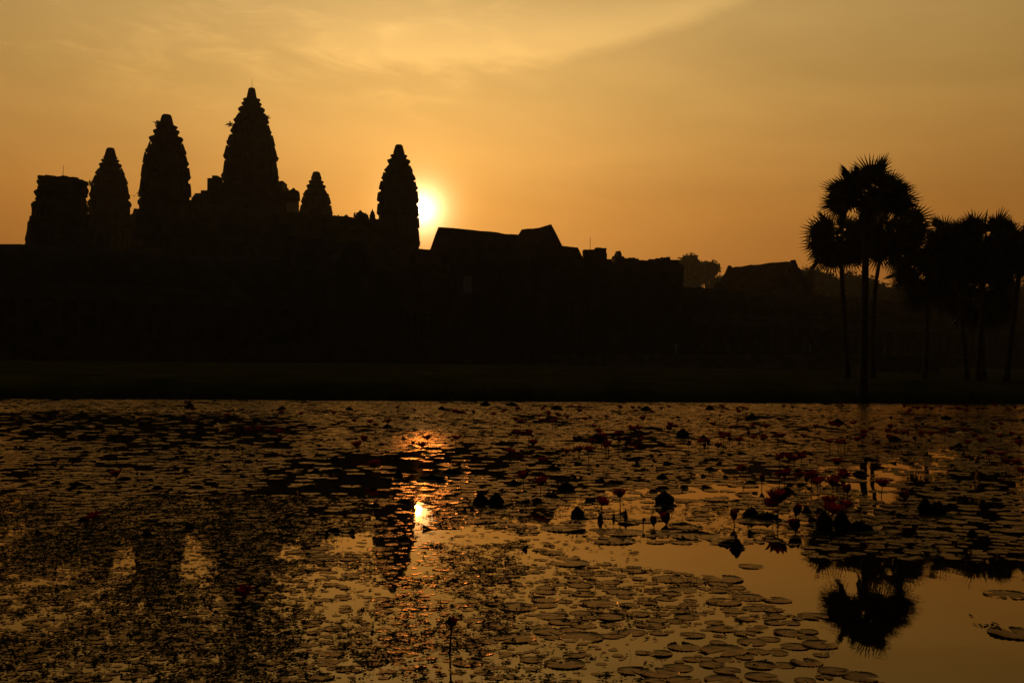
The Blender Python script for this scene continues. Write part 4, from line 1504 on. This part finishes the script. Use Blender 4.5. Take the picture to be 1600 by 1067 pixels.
CURLS = [
    (763, 789, 46, 20, 'pair of big dark leaves standing upright right of the sun reflection', True),
    (1040, 789, 32, 22, 'large dark curled leaf with a jagged top above the open water', False),
    (903, 808, 22, 17, 'dark crumpled leaf upright at the water left of the lily pair', False),
    (885, 768, 30, 16, 'dark folded leaf up left of the crumpled one', False),
    (938, 814, 9, 13, 'small dark folded leaf at the foot of the left lily of the pair', False),
    (978, 812, 6, 18, 'narrow rolled leaf standing right of the lily pair', False),
    (959, 811, 5, 10, 'short narrow rolled leaf between the stems of the lily pair', False),
    (1449, 804, 26, 27, 'tall dark leaf flap upright in the right lily field, left of its twin', False),
    (1470, 805, 34, 22, 'broad dark leaf flap upright in the right lily field, right of its twin', False),
    (1521, 838, 16, 12, 'small round dark leaf standing near the right edge of the lily field', False),
    (1152, 857, 22, 16, 'dark folded leaf hanging over the open water edge', False),
    (1137, 851, 26, 7, 'flat dark leaf lying beside the folded leaf at the open water edge', False),
    (1176, 808, 26, 16, 'dark leaf with a pointed tip left of the largest lily', False),
    (1200, 812, 38, 12, 'long dark leaf heaped under the largest lily', False),
    (1305, 832, 52, 36, 'biggest heap of dark leaves under the broad open lily', True),
    (1345, 830, 46, 16, 'low dark leaf spreading right from the biggest leaf heap', False),
    (1262, 802, 16, 10, 'small dark folded leaf between a bud and the biggest leaf heap', False),
    (622, 746, 14, 14, 'small pointed leaf upright left of the sun streak', False),
    (674, 750, 44, 9, 'long low dark leaf lying across the sun streak', False),
    (705, 741, 40, 9, 'low dark hump of leaf right of the sun streak', False),
    (803, 758, 22, 9, 'small dark leaf between the twin leaves and the red lilies', False),
    (1068, 684, 22, 15, 'rounded dark leaf upright far out in the lily field', False),
    (1100, 689, 14, 10, None, False), (935, 690, 34, 13, None, False), (1176, 656, 20, 10, None, False), (905, 688, 14, 8, None, False), (1310, 663, 22, 9, None, False),
    (1270, 745, 20, 12, None, False), (1400, 690, 22, 9, None, False), (758, 634, 16, 8, None, False), (800, 634, 20, 6, None, False), (605, 668, 14, 6, None, False),
    (865, 735, 24, 8, None, False), (1035, 748, 18, 8, None, False), (940, 752, 10, 7, None, False), (1230, 770, 26, 9, None, False), (545, 641, 12, 6, None, False), (295, 638, 16, 9, None, False),
    (1500, 700, 18, 8, None, False), (1345, 742, 24, 7, None, False), (1560, 745, 16, 7, None, False), (990, 720, 22, 6, None, False), (1110, 735, 18, 6, None, False), (840, 715, 18, 6, None, False),
    (440, 640, 12, 6, None, False), (690, 640, 12, 6, None, False), (870, 640, 18, 7, None, False), (1010, 642, 18, 8, None, False), (1110, 640, 14, 7, None, False), (1480, 655, 18, 6, None, False)]
for q, (u, v, w, h, lab, tw) in enumerate(CURLS):
    curled_leaf(u, v, w, h, lab or 'small dark leaf raised above the pads far out in the lily field', None if lab else 'small raised leaves far out in the lily field', q, tw)
# leaf on a stalk in the left foreground, debris at the right, a pale stick
for (u, v, s, lab) in ((443, 985, 0.065, 'small round dark leaf on a stalk in the left foreground'), (565, 1042, 0.05, 'small dark leaf floating at the bottom left of the sun streak')):
    r_ = random.Random(int(u))
    p = on_water(u, v)
    root = thing('stalked_leaf', lab, 'leaf', p)
    mb = MB()
    pad_geo(mb, s, 20, r_, 0, 0, 0.03, tilt=0.35)
    mb.build('blade', 'curl', root, True)
    mb = MB()
    mb.tube([(0, 0, -0.1), (0.003, 0, 0.0), (0, 0, 0.03)], 0.003, 5)
    mb.build('stalk', 'stem', root)
mb = MB()
p0, p1 = on_water(1448, 861), on_water(1468, 868, 0.0)
mb.tube([p0 + Vector((0, 0, 0.07)), p0.lerp(p1, .5) + Vector((0, 0, 0.045)), p1 + Vector((0, 0, 0.01))], [0.006, 0.009, 0.008], 6)
tag(mb.build('stick', 'stick'), 'pale dry stick poking out at the lily field edge between the two palm reflections', 'stick')
mb = MB()
p = on_water(1540, 977)
r_ = random.Random(3)
for q in range(9):
    a = r_.uniform(0, 6.28)
    c = p + Vector((r_.gauss(0, .055), r_.gauss(0, .10), 0.006))
    d = Vector((math.cos(a), math.sin(a), 0)) * r_.uniform(.03, .06)
    e = Vector((-d.y, d.x, 0)) * .35
    mb.add([c - d, c + e, c + d + Vector((0, 0, .01)), c - e], [(0, 1, 2, 3)])
tag(mb.build('leaf_debris', 'curl'), 'small scrap of dark floating leaves on the open water at the right', 'debris')

# ------------------------------------------------------------------ morning haze
mh = bpy.data.materials.new('haze')
mh.use_nodes = True
t = mh.node_tree
t.nodes.remove(t.nodes['Principled BSDF'])
pv = t.nodes.new('ShaderNodeVolumePrincipled')
pv.inputs['Color'].default_value = (0.86, 0.84, 0.78, 1)
pv.inputs['Density'].default_value = 0.00022
pv.inputs['Anisotropy'].default_value = 0.55
t.links.new(pv.outputs[0], t.nodes['Material Output'].inputs['Volume'])
M['haze'] = mh
mb = MB()
mb.box((0, 640, -2.0), 2400, 1500, 92)
tag(mb.build('haze', 'haze'), None, None, None, 'stuff')
